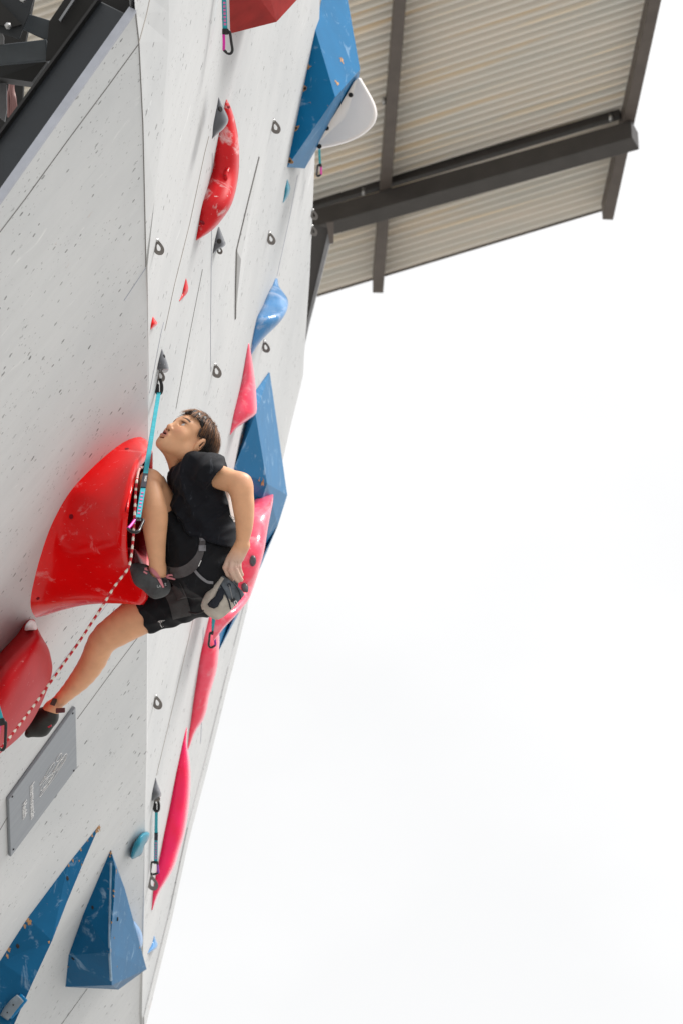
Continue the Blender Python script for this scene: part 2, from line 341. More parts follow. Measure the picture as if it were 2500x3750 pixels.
# ------------------------------------------------------------------ canopy roof
ZR = 18.0
def VZ(x, y, z): r = ray(x, y); return CAM + r * ((z - CAM[2]) / r[2])
e0, e1 = VZ(1160, 1078, ZR), VZ(2210, 762, ZR); AX = nrm(e1 - e0)
q0, q1 = VZ(2220, 785, ZR - .12), VZ(2390, 0, ZR - .12); BX = nrm(q1 - q0)
roof = thing("roof_canopy", e0 + AX * 1.5 + BX * 2, "corrugated metal roof canopy on dark steel beams, jutting out at the upper right", "roof")
def roofmat():
    m, t, b = base_mat("corrugated_galvanised_sheet", (.60, .55, .48), .5, .05)
    v = coords(t, (.5, 5.0, 1)); n = noise(t, v, 1.5, 4); v2 = coords(t, (.35, 14, 1))
    c = mixc(t, ramp(t, n, .3, .7), (.80, .735, .66), (.68, .67, .63)); c = mixc(t, ramp(t, noise(t, v2, 1.3, 3), .56, .66, 0, .8), c, (.88, .72, .52))
    t.links.new(c, b.inputs['Base Color']); return m
M_ROOF = roofmat()
MRF = frameM(AX, nrm(BX - AX * (BX @ AX)), np.array([0, 0, 1.0]), e0)
BY = nrm(BX - AX * (BX @ AX))
def sheet(name, a0, a1, b0, b1, pitch, dzz, zoff, parent):
    nb = int((b1 - b0) / pitch * 8); vs, fs = [], []
    sk = (BX @ AX) / (BX @ BY)
    for i in range(nb + 1):
        bb = b0 + (b1 - b0) * i / nb; z = math.sin(bb / pitch * 2 * math.pi); z = math.copysign(abs(z) ** .6, z) * dzz + zoff
        for aa in (a0, a1): vs.append(e0 + AX * (aa + sk * bb) + BY * bb + np.array([0, 0, z]))
    for i in range(nb): fs.append((2 * i, 2 * i + 1, 2 * i + 3, 2 * i + 2))
    n0 = len(vs); vs += [v + np.array([0, 0, .012]) for v in vs]
    fs += [(n0 + f[0], n0 + f[3], n0 + f[2], n0 + f[1]) for f in fs]
    for i in range(nb): fs += [(2 * i, 2 * i + 2, n0 + 2 * i + 2, n0 + 2 * i), (2 * i + 1, n0 + 2 * i + 1, n0 + 2 * i + 3, 2 * i + 3)]
    fs += [(0, n0, n0 + 1, 1), (2 * nb, 2 * nb + 1, n0 + 2 * nb + 1, n0 + 2 * nb)]
    o = mesh(name, vs, fs, M_ROOF, parent, M=MRF); return o
wa = float((e1 - e0) @ AX)
sheet("corrugated_sheet", -5.0, wa + .015, 0.0, 6.5, .066, .027, 0.0, roof)
Z3 = np.array([0, 0, 1.0])
def member(name, p, q, wd, ht, mat, ztop):
    p = p.copy(); q = q.copy(); p[2] = q[2] = ztop - ht / 2; d = nrm(q - p); s = nrm(np.cross(d, Z3))
    o = box(name, (p + q) / 2, (d, s, Z3), (np.linalg.norm(q - p), wd, ht), mat, roof, .004); return o
for (x0, y0, x1, y1) in ((1382, 1050, 1462, 0), (2222, 782, 2392, 0), (560, 1300, 300, 0)):
    p, q = VZ(x0, y0, ZR - .12), VZ(x1, y1, ZR - .12); d = nrm(q - p)
    web = member("purlin", p, q + d * 3, .075, .155, M_ROOFB, ZR - .022)
p, q = VZ(1226, 828, ZR - .32), VZ(2310, 524, ZR - .32); d = nrm(q - p)
member("main_beam", p - d * 2.5, q + d * .03, .135, .15, M_ROOFS, ZR - .184)
p, q = VZ(1170, 738, ZR - .03), VZ(2270, 412, ZR - .03); d = nrm(q - p)
member("sheet_rail", p - d * 2.5, q, .045, .06, M_ROOFS, ZR - .014)
member("eave_flashing", e0 - AX * 5 - BY * .012, e1 + AX * .02 - BY * .012, .012, .03, M_ROOFB, ZR + .02)
# cleats and bolts where the purlins meet the beam
for x, y in ((1330, 712), (2235, 440), (1432, 300), (1462, 30), (1405, 380)):
    c = VZ(x, y, ZR - .10); o = tube("bolt", [c, c + np.array([0, 0, .05])], .014, M_BOLT, roof, 8)
post = thing("roof_post", pt(1120, 1300, 19.5), "dark steel post holding the roof canopy, behind the wall's right edge", "post")
dd = 19.6
slab("column", [pt(1120, 815, dd), pt(1212, 838, dd), pt(1128, 1190, dd), pt(1060, 1500, dd), pt(1020, 1500, dd)], FW, .12, M_ROOFS, post)
slab("tie_beam", [pt(1075, 1440, dd + .02), pt(1060, 1505, dd + .02), pt(300, 1505, dd + .02), pt(300, 1440, dd + .02)], FW, .10, M_ROOFS, post)
slab("flange", [pt(1205, 838, dd - .02), pt(1220, 842, dd - .02), pt(1131, 1190, dd - .02), pt(1063, 1500, dd - .02), pt(1055, 1500, dd - .02), pt(1124, 1180, dd - .02)], FW, .16, plain("grey_flange", (.22, .22, .23), .5), post)
slab("bracket", [pt(1196, 815, dd - .05), pt(1222, 812, dd - .05), pt(1222, 890, dd - .05), pt(1208, 892, dd - .05)], FW, .04, M_ROOFB, post)
# ------------------------------------------------------------------ steel frame behind the wall's near end (top left)
fr = thing("steel_frame", VL(-100, 500, -.6), "dark bolted steel frame behind the wall's near end, in the top left corner", "steel frame")
tp, bt = VL(560, -60, -.07), VL(-500, 1400, -.07); e = nrm(bt - tp); ln = np.linalg.norm(bt - tp)
tp = tp + e * .12; ln = np.linalg.norm(bt - tp) / 1.4; cc = (tp + bt) / 2 - NL * .030 + HD * .135
box("column", cc, (e, NL, HD), (ln * 1.4, .150, .26), M_STEEL, fr, .006)
box("column_flange", cc - NL * .074 - HD * .13, (e, NL, HD), (ln * 1.4, .008, .05), M_STEEL3, fr)
D = 10.9
slab("crossbeam", [pt(-400, 175, D), pt(0, 163, D), (pt(172, 143, D)), pt(176, 222, D), pt(0, 238, D), pt(-400, 262, D)], FW, .14, M_STEEL2, fr, bev=.004)
slab("crossbeam_shaded_underside", [pt(-400, 263, D + .02), pt(0, 239, D + .02), pt(175, 223, D + .02), pt(118, 300, D + .06), pt(0, 283, D + .06), pt(-400, 300, D + .06)], FW, .16, M_STEEL3, fr)  # underside of the crossbeam, its shade put into the near-black colour
slab("gusset_plate", [pt(92, 46, D + .03), pt(212, 83, D + .03), pt(178, 150, D + .03), pt(160, 142, D + .03), pt(66, 98, D + .03)], FW, .02, M_STEEL2, fr, bev=.002)
gp = slab("gusset_plate", [pt(-60, -60, D - .08), pt(140, -60, D - .08), pt(108, 50, D - .08), pt(70, 142, D - .08), pt(0, 118, D - .08), pt(-60, 100, D - .08)], FW, .02, M_STEEL, fr, bev=.002)
slab("brace", [pt(-100, -30, D - .11), pt(0, 2, D - .11), pt(80, 88, D - .11), pt(40, 100, D - .11), pt(-100, 60, D - .11)], FW, .06, M_STEEL3, fr)
slab("cover_plate", [pt(-60, 122, D), pt(8, 120, D), pt(15, 135, D), pt(14, 163, D), pt(-60, 165, D)], FW, .02, plain("light_grey_plate", (.18, .18, .185), .7), fr)
slab("cover_plate", [pt(-60, 283, D + .2), pt(24, 283, D + .2), pt(26, 400, D + .2), pt(18, 445, D + .2), pt(-60, 380, D + .2)], FW, .02, plain("grey_box_cover", (.17, .17, .18), .7), fr)
slab("dark_backdrop", [pt(-900, -400, D + 1.4), pt(40, -400, D + 1.4), pt(125, -10, D + 1.4), pt(95, 150, D + 1.4), pt(85, 330, D + 1.4), pt(70, 900, D + 1.4), pt(-900, 900, D + 1.4)], FW, .05, M_STEEL3, fr)  # added near-black sheet standing in for the dark space behind the frame
slab("end_plate", [pt(180, 80, D - .02), pt(275, -60, D - .02), pt(520, -60, D - .02), pt(478, 34, D - .02), pt(360, 195, D - .02), pt(255, 205, D - .02), pt(168, 225, D - .02)], FW, .02, M_STEEL3, fr, bev=.002)
slab("stiffener", [pt(380, 25, D - .10), pt(390, 27, D - .10), pt(296, 205, D - .10), pt(285, 203, D - .10)], FW, .08, plain("worn_steel", (.05, .045, .045), .6), fr)
slab("edge_strip", [pt(290, -40, D - .05), pt(300, -40, D - .05), pt(222, 78, D - .05), pt(216, 72, D - .05)], FW, .02, plain("bare_steel_edge", (.30, .31, .33), .5), fr)
def bolt(x0, y0, x1, y1, d, r=.008, nut=1.7):
    a_, b_ = pt(x0, y0, d), pt(x1, y1, d - .02); t = nrm(b_ - a_)
    bo = tube("bolt", [a_, b_], r, M_BOLT, fr, 10); tube("nut", [a_ + t * .004, a_ + t * .016], r * nut, M_BOLT, bo, 6)
bolt(344, 20, 331, 64, D - .04, .005); bolt(424, 50, 409, 90, D - .04, .005); bolt(33, 100, 28, 90, D - .12, .007, 1.4); bolt(86, 6, 82, -12, D - .12, .006); bolt(344, 188, 358, 198, D - .12, .004)
tube("hanger_rod", [pt(332, 165, D - .12), pt(350, 157, D - .12), pt(375, 152, D - .12), pt(388, 158, D - .12)], .003, M_BOLT, fr, 6, n=10)
cp = base_mat("copper_cable", (.26, .13, .12), .5)[0]
cab = thing("cable_bundle", pt(45, 330, D + .5), "reddish cable bundle hanging behind the steel crossbeam", "cables")
for k, (dx, ph) in enumerate(((0, 0), (7, 1), (14, 2), (-5, 3), (20, 4))):
    tube("cable", [pt(36 + dx, 250, D + .5), pt(40 + dx * .4 + 3 * math.sin(ph), 310, D + .5 + .01 * k), pt(38 + dx + 4 * math.cos(ph), 360, D + .5), pt(40 + dx * 1.1, 430, D + .5)], .005, cp, cab, 8, n=16)
# ------------------------------------------------------------------ holds on the upper face
def rows_hold(name, rows, mat, parent=None, k=.4, dz=0.0, nphi=18, sq=.8, nrow=None, back=.0, smooth=True, V=dR, kpx=13):
    """rounded hold bulging from the wall: each row gives its left edge on the wall and how far it bulges"""
    R_ = np.array(sorted(rows), float)
    if nrow:
        yy = np.linspace(R_[0, 0], R_[-1, 0], nrow); t = (1 - np.cos(np.linspace(0, math.pi, nrow))) / 2; yy = R_[0, 0] + (R_[-1, 0] - R_[0, 0]) * (t * .4 + np.linspace(0, 1, nrow) * .6)
        c = lambda j: np.interp(yy, R_[:, 0], R_[:, j])
        R_ = np.stack([yy, c(1), c(2)], 1)
    vs = []
    for y, xl, xr in R_:
        wpx = max(xr - xl, 1.0); mxp = xl + min(k * wpx / 2, kpx * (1 - math.exp(-k * wpx / 2 / kpx))); amp = math.sqrt(max((xr - mxp) ** 2 - (mxp - xl) ** 2, .5))
        Pl = pt(xl, y, V(xl, y) + dz); M_ = pt(mxp, y, V(mxp, y) + dz + back); A = pt(mxp + amp, y, V(mxp, y) + dz + back)
        for i in range(nphi):
            th = math.pi * i / (nphi - 1); cth, sth = math.cos(th), math.sin(th)
            vs.append(M_ + (Pl - M_) * math.copysign(abs(cth) ** sq, cth) + (A - M_) * abs(sth) ** sq)
    m = len(R_); fs = [(i * nphi + j, i * nphi + j + 1, (i + 1) * nphi + j + 1, (i + 1) * nphi + j) for i in range(m - 1) for j in range(nphi - 1)]
    fs += [(i * nphi, (i + 1) * nphi, (i + 1) * nphi + nphi - 1, i * nphi + nphi - 1) for i in range(m - 1)]
    fs += [tuple(range(nphi)), tuple(range((m - 1) * nphi, m * nphi))]
    o = mesh(name, vs, fs, mat, parent, smooth=smooth); fix_normals(o); return o
def sm(rows, n=26):
    """smooth the measured rows with a spline"""
    P = [np.array(r, float) for r in sorted(rows)]; return [tuple(p) for p in even(P, n)]
HG = 'climbing holds on the wall'
def holdR(rows, mat, label, name="climbing_hold", bolts=(), **kw):
    o = rows_hold(name, sm(rows), mat, **kw); tag(o, label, "climbing hold", HG)
    for (x, y, r) in bolts: disc_on(o, x, y, r, M_HOLE, "bolt_hole", o)
    return o
cres = holdR([(365, 829, 832), (380, 824, 840), (420, 817, 854), (470, 808, 866), (520, 797, 873), (570, 788, 875), (620, 780, 874), (670, 766, 868), (720, 750, 857), (760, 739, 842), (800, 732, 815), (840, 725, 780), (880, 718, 722)],
    M_CRES, "long curved chalky red hold with a tiny foothold on it, near the top", k=.5, sq=.62)
for x_, y_, r_ in ((742, 815, .006), (838, 392, .005)): disc_on(cres, x_, y_, r_, M_INRED, "bolt_hole", cres, sq=1.6)
h = surf_hit(cres, 830, 640)
fh = tag(loft("foothold", [[surf_hit(cres, x, y)[0] + surf_hit(cres, x, y)[1] * hh for x, y in ((836, 612), (843, 618), (834, 634), (834, 656), (829, 661), (821, 652), (819, 634), (825, 620))] for hh in (-.003, .004)] , M_CRES, n=24), "tiny dusty red crescent foothold screwed onto the long curved red hold", "climbing hold", HG)
for x, y in ((829, 624), (825, 643)): disc_on(fh, x, y, .0015, M_HOLE, "screw", fh)
holdR([(357, 801, 803), (380, 797, 812), (400, 793, 822), (429, 787, 835), (450, 783, 834), (475, 780, 816), (493, 779, 795), (508, 777, 779)], M_GREY, "matt grey shield-shaped hold overlapping the top of the long red hold", k=.45, sq=.75, dz=-.35, bolts=[(808, 399, .009)])
holdR([(828, 801, 803), (850, 795, 811), (880, 788, 822), (893, 786, 827), (903, 784, 820), (915, 782, 800), (928, 780, 783)], M_GREY, "small grey wedge hold covering a steel hanger, under the long red hold", k=.5, bolts=[(804, 883, .009)])
holdR([(1020, 681, 683), (1040, 676, 688), (1060, 671, 690), (1078, 667, 683), (1103, 656, 659)], M_CRES, "small red sliver foothold, the upper of two beside the long seam", k=.8)
holdR([(1160, 560, 562), (1172, 557, 570), (1184, 554, 577), (1193, 553, 572), (1207, 552, 554)], M_RED, "tiny red chip foothold close to the fold of the wall", k=.8)
holdR([(657, 1052, 1054), (675, 1048, 1060), (692, 1044, 1063), (716, 1041, 1057), (744, 1036, 1038)], M_TEAL, "small teal foothold below the big blue volume at the top", k=.8)
holdR([(1020, 1009, 1018), (1048, 998, 1022), (1064, 988, 1034), (1095, 974, 1054), (1122, 963, 1056), (1156, 945, 1043), (1184, 937, 1022), (1204, 933, 1003), (1224, 929, 982), (1252, 924, 955), (1275, 921, 938), (1302, 919, 921)],
    M_LBLUE, "pale blue chalk-covered hold with a pointed top, left of the wall's right edge", k=.5, sq=.95)
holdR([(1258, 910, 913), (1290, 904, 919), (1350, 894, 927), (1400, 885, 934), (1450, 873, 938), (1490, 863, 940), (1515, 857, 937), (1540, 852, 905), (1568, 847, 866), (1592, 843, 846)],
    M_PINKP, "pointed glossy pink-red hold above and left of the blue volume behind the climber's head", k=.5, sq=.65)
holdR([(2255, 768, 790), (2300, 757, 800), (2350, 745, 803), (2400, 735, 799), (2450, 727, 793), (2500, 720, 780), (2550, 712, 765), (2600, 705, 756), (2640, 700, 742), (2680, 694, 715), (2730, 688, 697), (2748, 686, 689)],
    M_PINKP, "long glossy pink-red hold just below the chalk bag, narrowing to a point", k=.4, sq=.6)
holdR([(2665, 683, 686), (2720, 670, 684), (2760, 662, 690), (2800, 653, 695), (2860, 641, 697), (2950, 624, 691), (3050, 603, 676), (3120, 590, 655), (3170, 579, 640), (3220, 569, 614), (3260, 562, 588), (3300, 559, 570), (3332, 556, 561)],
    M_PINK, "longest glossy pink-red hold, lowest on the upper face beside the hanging quickdraw", k=.4, sq=.6)
holdR([(3428, 565, 567), (3445, 561, 573), (3460, 556, 578), (3475, 548, 570), (3492, 541, 544)], M_LBLUE, "tiny blue foothold lowest on the upper face, near its bottom right edge", k=.8)
# maroon volume at the top
def poly(name, V, F, mat, parent=None, bev=.003, M=None):
    o = mesh(name, V, F, mat, parent, M=M); fix_normals(o)
    if bev: bevel(o, bev, 2, 15)
    return o
V = [VR(836, -170), VR(844, 123), Q(1014, 80, 868, 82), Q(950, -170, 868, -170), Q(1022, 48, 900, 50), Q(1170, -90, 940, -90), VR(950, -90), VR(905, 50), Q(940, -260, 880, -260), VR(840, -260), VR(930, -260)]
vm = poly("climbing_volume", V, [(0, 1, 2, 3), (2, 4, 5, 3), (1, 7, 4, 2), (7, 6, 5, 4), (3, 5, 8), (0, 3, 8, 9), (5, 6, 10, 8), (9, 8, 10), (0, 9, 10, 6, 7, 1)], M_MAROON, bev=0)
tag(vm, "faceted maroon wooden volume at the very top, right of a quickdraw", "climbing volume", "wooden climbing volumes")
# big blue volume, top right
def on_plane(x, y, a, b_, c): n = np.cross(b_ - a, c - a); return pt(x, y, (a - CAM) @ n / (ray(x, y) @ n))
va, vb_, vc = VR(1155, 109), pt(1228, 356, 15.35), pt(1317, 253, 15.70); vt = on_plane(1228, -250, va, vb_, vc)
V = [va, VR(1052, 612), vb_, vt, vc, pt(1313, 284, 15.95), Q(1117, 617, 1075, 612, .1), VR(1100, 500), VR(1160, 240), pt(1222, -250, 17.0)]
vb = poly("climbing_volume", V, [(0, 1, 2), (0, 2, 4, 3), (2, 1, 6), (2, 6, 5, 4), (1, 7, 6), (7, 8, 5, 6), (8, 9, 3, 4, 5), (0, 3, 9, 8, 7, 1)], M_BLUE, bev=0)
tag(vb, "huge blue wooden volume at the top of the wall, against the roof", "climbing volume", "wooden climbing volumes")
M_CHIP = plain("bare_tan_wood", (.40, .22, .10), .8, var=.4, sc_=60)
def chip(o, x, y, r, sq=1.0, hole=True):
    h = surf_hit(o, x, y)
    if h is None: return
    c, n, _ = h; a = nrm(np.cross(n, FW + .1)); b = np.cross(n, a); k = 14; rr = r * (1 + .45 * rng.standard_normal(k).clip(-1, 1)); P = [c + n * .0009 + rr[i] * (a * math.cos(2 * math.pi * i / k) + b * sq * math.sin(2 * math.pi * i / k)) for i in range(k)]
    ch = slab("bare_wood_chip", P, -n, .002, M_CHIP, o)
    if hole: disc_on(o, x, y, r * .45, M_HOLE, "bolt_hole", o, lift=.0012)
for x, y in ((1085, 470), (1118, 324), (1128, 247), (1149, 116), (1250, 220), (1235, 305), (1062, 590)): chip(vb, x, y, .013, 1.0, x < 1120)
# white shell hold on it
d0 = dR(1145, 284) + .02
outl = [(1313, 283), (1330, 303), (1346, 330), (1366, 367), (1377, 398), (1379, 425), (1368, 456), (1338, 486), (1295, 512), (1240, 531), (1195, 541), (1153, 546), (1170, 512), (1200, 465), (1240, 402), (1280, 334)]
cx, cy = 1275, 430
def shr(s, d, ox=0, oy=0): return [pt(cx + (x - cx) * s + ox, cy + (y - cy) * s + oy, d) for x, y in outl]
wh = loft("climbing_hold", [shr(.55, d0 + .30), shr(.86, d0 + .22), shr(.97, d0 + .12), shr(1.0, d0 + .05), shr(.985, d0 + .01, -1, -1), shr(.95, d0 - .005, -4, -3), shr(.90, d0 - .004, -7, -5)], M_WHITE, n=72)
tag(wh, "large white shell-shaped hold bolted to the side of the top blue volume, against the roof", "climbing hold", HG)
for x, y in ((1283, 348), (1197, 470), (1170, 536)): disc_on(wh, x, y, .010, M_HOLE, "bolt_hole", wh)
# blue volume right of the climber
a_, b2_, c_ = VR(985, 1364), Q(979, 1771, 900, 1771, -.35), Q(1053, 1813, 925, 1800, .1); pp_ = on_plane(937, 1518, a_, b2_, c_)
V = [VR(985, 1364), Q(989, 1364, 985, 1364, -.02), VR(930, 1440), pp_, VR(858, 1715), b2_, c_, Q(918, 2166, 885, 2150), VR(846, 1880), VR(795, 2330), Q(1018, 1925, 905, 1900, .1), VR(1000, 1500), VR(985, 1760), VR(797, 2393)]
v2 = poly("climbing_volume", V, [(2, 4, 5, 3), (0, 2, 3, 1), (1, 3, 5, 6), (4, 8, 5), (5, 8, 9, 7), (5, 7, 10, 6), (0, 1, 6, 11), (11, 6, 10, 12), (12, 10, 7, 13), (13, 7, 9), (0, 11, 12, 13, 9, 8, 4, 2)], M_BLUE, bev=0)
for x, y, r in ((886, 1612, .022), (880, 1640, .03), (874, 1672, .022), (955, 1735, .018), (962, 1762, .016), (948, 1748, .014)): chip(v2, x, y, r, .6, False)
tag(v2, "tall blue wooden volume with a sharp ridge, behind the climber's bent arm", "climbing volume", "wooden climbing volumes")
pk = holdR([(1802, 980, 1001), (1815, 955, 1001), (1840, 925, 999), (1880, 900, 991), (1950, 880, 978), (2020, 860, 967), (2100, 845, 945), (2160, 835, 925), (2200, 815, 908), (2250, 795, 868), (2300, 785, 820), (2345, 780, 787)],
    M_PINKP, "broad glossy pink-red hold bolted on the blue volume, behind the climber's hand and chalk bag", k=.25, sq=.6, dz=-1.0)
for (x, y, r) in ((926, 2054, .038), (897, 2155, .040)):
    hh = surf_hit(pk, x, y); 
    if hh is None: continue
    c, n, _ = hh; a = nrm(np.cross(n, UP)); b_ = np.cross(n, a)
    cone = loft("screw_cover", [[c + n * z + rr * (a * math.cos(t) * .6 + b_ * math.sin(t)) for t in np.linspace(0, 2 * math.pi, 12, endpoint=False)] for rr, z in ((r * .62, -.004), (r * .6, .006), (r * .4, .014))], M_GREY, pk, n=20)
# white low volume with an open joint
V = [VR(948, 574), VR(866, 913), VR(863, 1167), Q(884, 950, 870, 950), VR(905, 930), Q(930, 720, 917, 720)]
v3 = poly("climbing_volume", V, [(0, 1, 3, 5), (1, 2, 3), (2, 4, 3), (3, 4, 0, 5), (0, 4, 2, 1)], M_WR, bev=0, M=MR)
tag(v3, "low white wedge volume with a dark open joint along its left side", "climbing volume", "wooden climbing volumes")
strip("open_joint", [(948, 576), (906, 745), (866, 913), (863, 1040), (862, 1165)], VR, .012, M_SEAM, .004, parent=v3, nvec=NR)
# blue volumes on the lower face
V = [VL(368, 3017), VL(250, 3164), VL(103, 3361), VL(0, 3521), VL(-120, 3710), VL(312, 3146, .03), VL(245, 3307, .07), VL(192, 3445, .11), VL(120, 3600, .14), VL(54, 3749, .16), VL(-40, 3960, .18), VL(-300, 3990), VL(290, 3130), VL(150, 3400), VL(60, 3640), VL(-100, 3960)]
v4 = poly("climbing_volume", V, [(0, 1, 5), (1, 2, 7, 6), (1, 6, 5), (2, 3, 7), (3, 8, 7), (3, 4, 9, 8), (4, 11, 10, 9), (0, 5, 12), (5, 6, 13, 12), (6, 7, 13), (7, 8, 14, 13), (8, 9, 14), (9, 10, 15, 14), (10, 11, 15), (0, 12, 13, 14, 15, 11, 4, 3, 2, 1)], M_BLUE2, bev=0)
for x, y, r in ((362, 3030, .012), (356, 3042, .009), (338, 3058, .006), (322, 3078, .005), (296, 3112, .006), (268, 3150, .007), (252, 3170, .005), (104, 3372, .012), (112, 3378, .008), (92, 3392, .007), (52, 3440, .006), (34, 3478, .010), (28, 3500, .008), (190, 3410, .006), (206, 3398, .005), (180, 3450, .006), (300, 3165, .004), (291, 3152, .004), (60, 3705, .006)): chip(v4, x, y, r, .7, False)
tag(v4, "long narrow blue wooden volume with chipped edges, running off the bottom left corner", "climbing volume", "wooden climbing volumes")
for x, y in ((247, 3216), (66, 3465)): disc_on(v4, x, y, .009, M_HOLE, "bolt_hole", v4, sq=.7)
V = [VL(406, 3112), VL(308, 3343), VL(252, 3499), VL(241, 3614), VL(402, 3486, .17), VL(411, 3608, .20), VL(538, 3549, .12), VL(435, 3624, .15), VL(458, 3254, .055), VL(424, 3178, .045), VL(440, 3260), VL(490, 3480), VL(400, 3575), VL(418, 3300, .09)]
v5 = poly("climbing_volume", V, [(0, 1, 4, 13, 9), (1, 2, 3, 5, 4), (4, 5, 6), (13, 4, 6, 8), (9, 13, 8), (0, 9, 8, 10), (8, 6, 11, 10), (5, 3, 7), (5, 7, 6), (7, 3, 12), (6, 7, 12, 11), (0, 10, 11, 12, 3, 2, 1)], M_BLUE2, bev=0)
for x, y, r in ((406, 3124, .008), (404, 3136, .005), (427, 3190, .009), (418, 3262, .006), (417, 3282, .005), (410, 3378, .005), (258, 3482, .008), (406, 3485, .009), (420, 3434, .004), (430, 3540, .004), (512, 3470, .005), (250, 3540, .004)): chip(v5, x, y, r, .7, False)
tag(v5, "blue wooden pyramid volume with a pale worn ridge, low beside the fold", "climbing volume", "wooden climbing volumes")
M_RIDGE = plain("worn_pale_edge", (.22, .34, .47), .5, var=.3)
rid = [surf_hit(v5, x, y) for x, y in ((408, 3160), (405, 3300), (402, 3420), (403, 3500), (408, 3590))]
if all(rid): tube("worn_ridge", [r[0] for r in rid], .005, M_RIDGE, v5, 6, n=20)
for x, y in ((340, 3323), (268, 3510), (432, 3366)): disc_on(v5, x, y, .008, M_HOLE, "bolt_hole", v5, sq=.6)
# small grey hold on the long blue volume
ct = [(74, 3656), (50, 3680), (28, 3708), (14, 3728)]
hits = [surf_hit(v4, x, y) for x, y in ct]
if all(hits):
    P = [a[0] + a[1] * .02 for a in hits]
    oo = tube("climbing_hold", P, [.018, .021, .021, .018], plain("dusty_blue_grey_hold", (.17, .21, .25), .7), None, 14, n=16)
    tag(oo, "small blue-grey bar foothold screwed to the long blue volume in the bottom left corner", "climbing hold", HG)
    tube("backing", [a[0] + a[1] * .003 + RT * .016 + UP * .004 for a in hits], [.018, .022, .022, .018], M_BLUE, oo, 12, n=16)
    for i in (1, 2): disc_on(oo, ct[i][0], ct[i][1], .003, M_HOLE, "screw", oo)
def VLs(P, h): return [VL(x, y, h) for x, y in P]
tl = 1
bo = [(484, 3146), (484, 3125), (492, 3098), (503, 3080), (518, 3062), (535, 3052), (549, 3054), (542, 3079), (530, 3096), (520, 3128), (505, 3138)]
o = loft("climbing_hold", [[VL(x - 4, y - 6) for x, y in bo], [VL(x - 1, y - 2, .025) for x, y in bo], [VL(x, y, .028) for x, y in bo], [VL(512 + (x - 512) * .8, 3100 + (y - 3100) * .85, .033) for x, y in bo]], M_TEAL, n=40)
tag(o, "small blue-teal hooked hold on the fold, left of the lower hanging quickdraw", "climbing hold", HG)
bo = [(488, 3372), (505, 3388), (518, 3410), (524, 3440), (520, 3470), (505, 3480), (480, 3440), (478, 3400)]
o = loft("climbing_hold", [[VL(x - 22, y - 6) for x, y in bo], VLs(bo, .05), [VL(500 + (x - 500) * .6, 3430 + (y - 3430) * .7, .07) for x, y in bo]], M_LBLUE, n=32)
tag(o, "bright blue rounded hold half hidden behind the blue pyramid volume", "climbing hold", HG)
# ------------------------------------------------------------------ the big red horn hold
near_b = [(548, 1628), (530, 1604), (500, 1601), (450, 1622), (385, 1671), (310, 1742), (250, 1812), (190, 1922), (150, 2035), (125, 2130), (113, 2195), (116, 2235), (132, 2262)]
far_b = [(165, 2255), (230, 2190), (320, 2080), (410, 1940), (480, 1800), (535, 1680)]
near_o = [(548, 1640), (520, 1664), (492, 1700), (470, 1765), (452, 1850), (444, 1930), (446, 2010), (456, 2080), (472, 2140), (492, 2190), (510, 2215)]
far_o = [(528, 2214), (540, 2185), (541, 2120), (541, 2000), (545, 1850), (550, 1720)]
HO = .265
def hseg(P, n): return even([np.array(p, float) for p in P], n)
nb_, ff_ = 40, 26
B2 = np.vstack([hseg(near_b, nb_), hseg(far_b, ff_)]); O2 = np.vstack([hseg(near_o, nb_), hseg(far_o, ff_)])
tt = np.r_[np.linspace(0, 1, nb_), np.linspace(1, 0, ff_)]
Bw = np.array([VL(x, y, 0) for x, y in B2])
ho = np.r_[.06 + (HO - .06) * np.clip(tt[:nb_] / .45, 0, 1) ** .7, .06 + (HO - .13) * np.clip(tt[nb_:] / .5, 0, 1)]; ho[nb_:] += np.clip((tt[nb_:] - .7) / .3, 0, 1) * .07
ho = ho + np.clip((tt - .75) / .25, 0, 1) ** 1.5 * .08
Ow = np.array([VL(x, y, h_) for (x, y), h_ in zip(O2, ho)])
Oc = Ow.mean(0); rings = []
for s in np.linspace(0, 1, 15):
    e_ = s ** 1.15
    px = B2 * (1 - s) + O2 * s; k_ = math.sin(math.pi * s)
    px[:, 1] -= 24 * k_ * np.clip((tt - .55) / .45, 0, 1) ** 1.2                 # waist of the underside
    px[:, 0] += 6 * k_ * np.clip(1 - tt * 2.5, 0, 1)
    rings.append(np.array([VL(x, y, h_ * (e_ if True else s)) for (x, y), h_ in zip(px, ho)]))
rim_c = Ow.mean(0)
near_i = [(547, 1655), (528, 1680), (503, 1715), (482, 1775), (465, 1855), (457, 1930), (459, 2000), (468, 2055), (484, 2095), (505, 2120), (522, 2135)]
far_i = [(530, 2140), (537, 2110), (538, 2060), (538, 2000), (542, 1850), (546, 1730)]
I2 = np.vstack([hseg(near_i, nb_), hseg(far_i, ff_)]); Iw = np.array([VL(x, y, h_ + .004) for (x, y), h_ in zip(I2, ho)])
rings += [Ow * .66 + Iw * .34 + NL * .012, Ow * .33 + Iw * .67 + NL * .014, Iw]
nout = len(rings)
base_c = Bw.mean(0)
rat = np.clip(np.linalg.norm(Iw - Ow.mean(0), axis=1) / np.linalg.norm(Ow - Ow.mean(0), axis=1), .3, .96)[:, None] * (1 - .45 * np.clip((tt - .55) / .35, 0, 1))[:, None]
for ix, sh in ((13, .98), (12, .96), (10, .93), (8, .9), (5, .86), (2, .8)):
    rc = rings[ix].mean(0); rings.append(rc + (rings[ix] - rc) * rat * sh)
n_ = len(tt); vs = np.vstack(rings); fs = []
for i in range(len(rings) - 1):
    for k in range(n_): l = (k + 1) % n_; fs.append((i * n_ + k, i * n_ + l, (i + 1) * n_ + l, (i + 1) * n_ + k))
fs.append(tuple(range((len(rings) - 1) * n_, len(rings) * n_)))
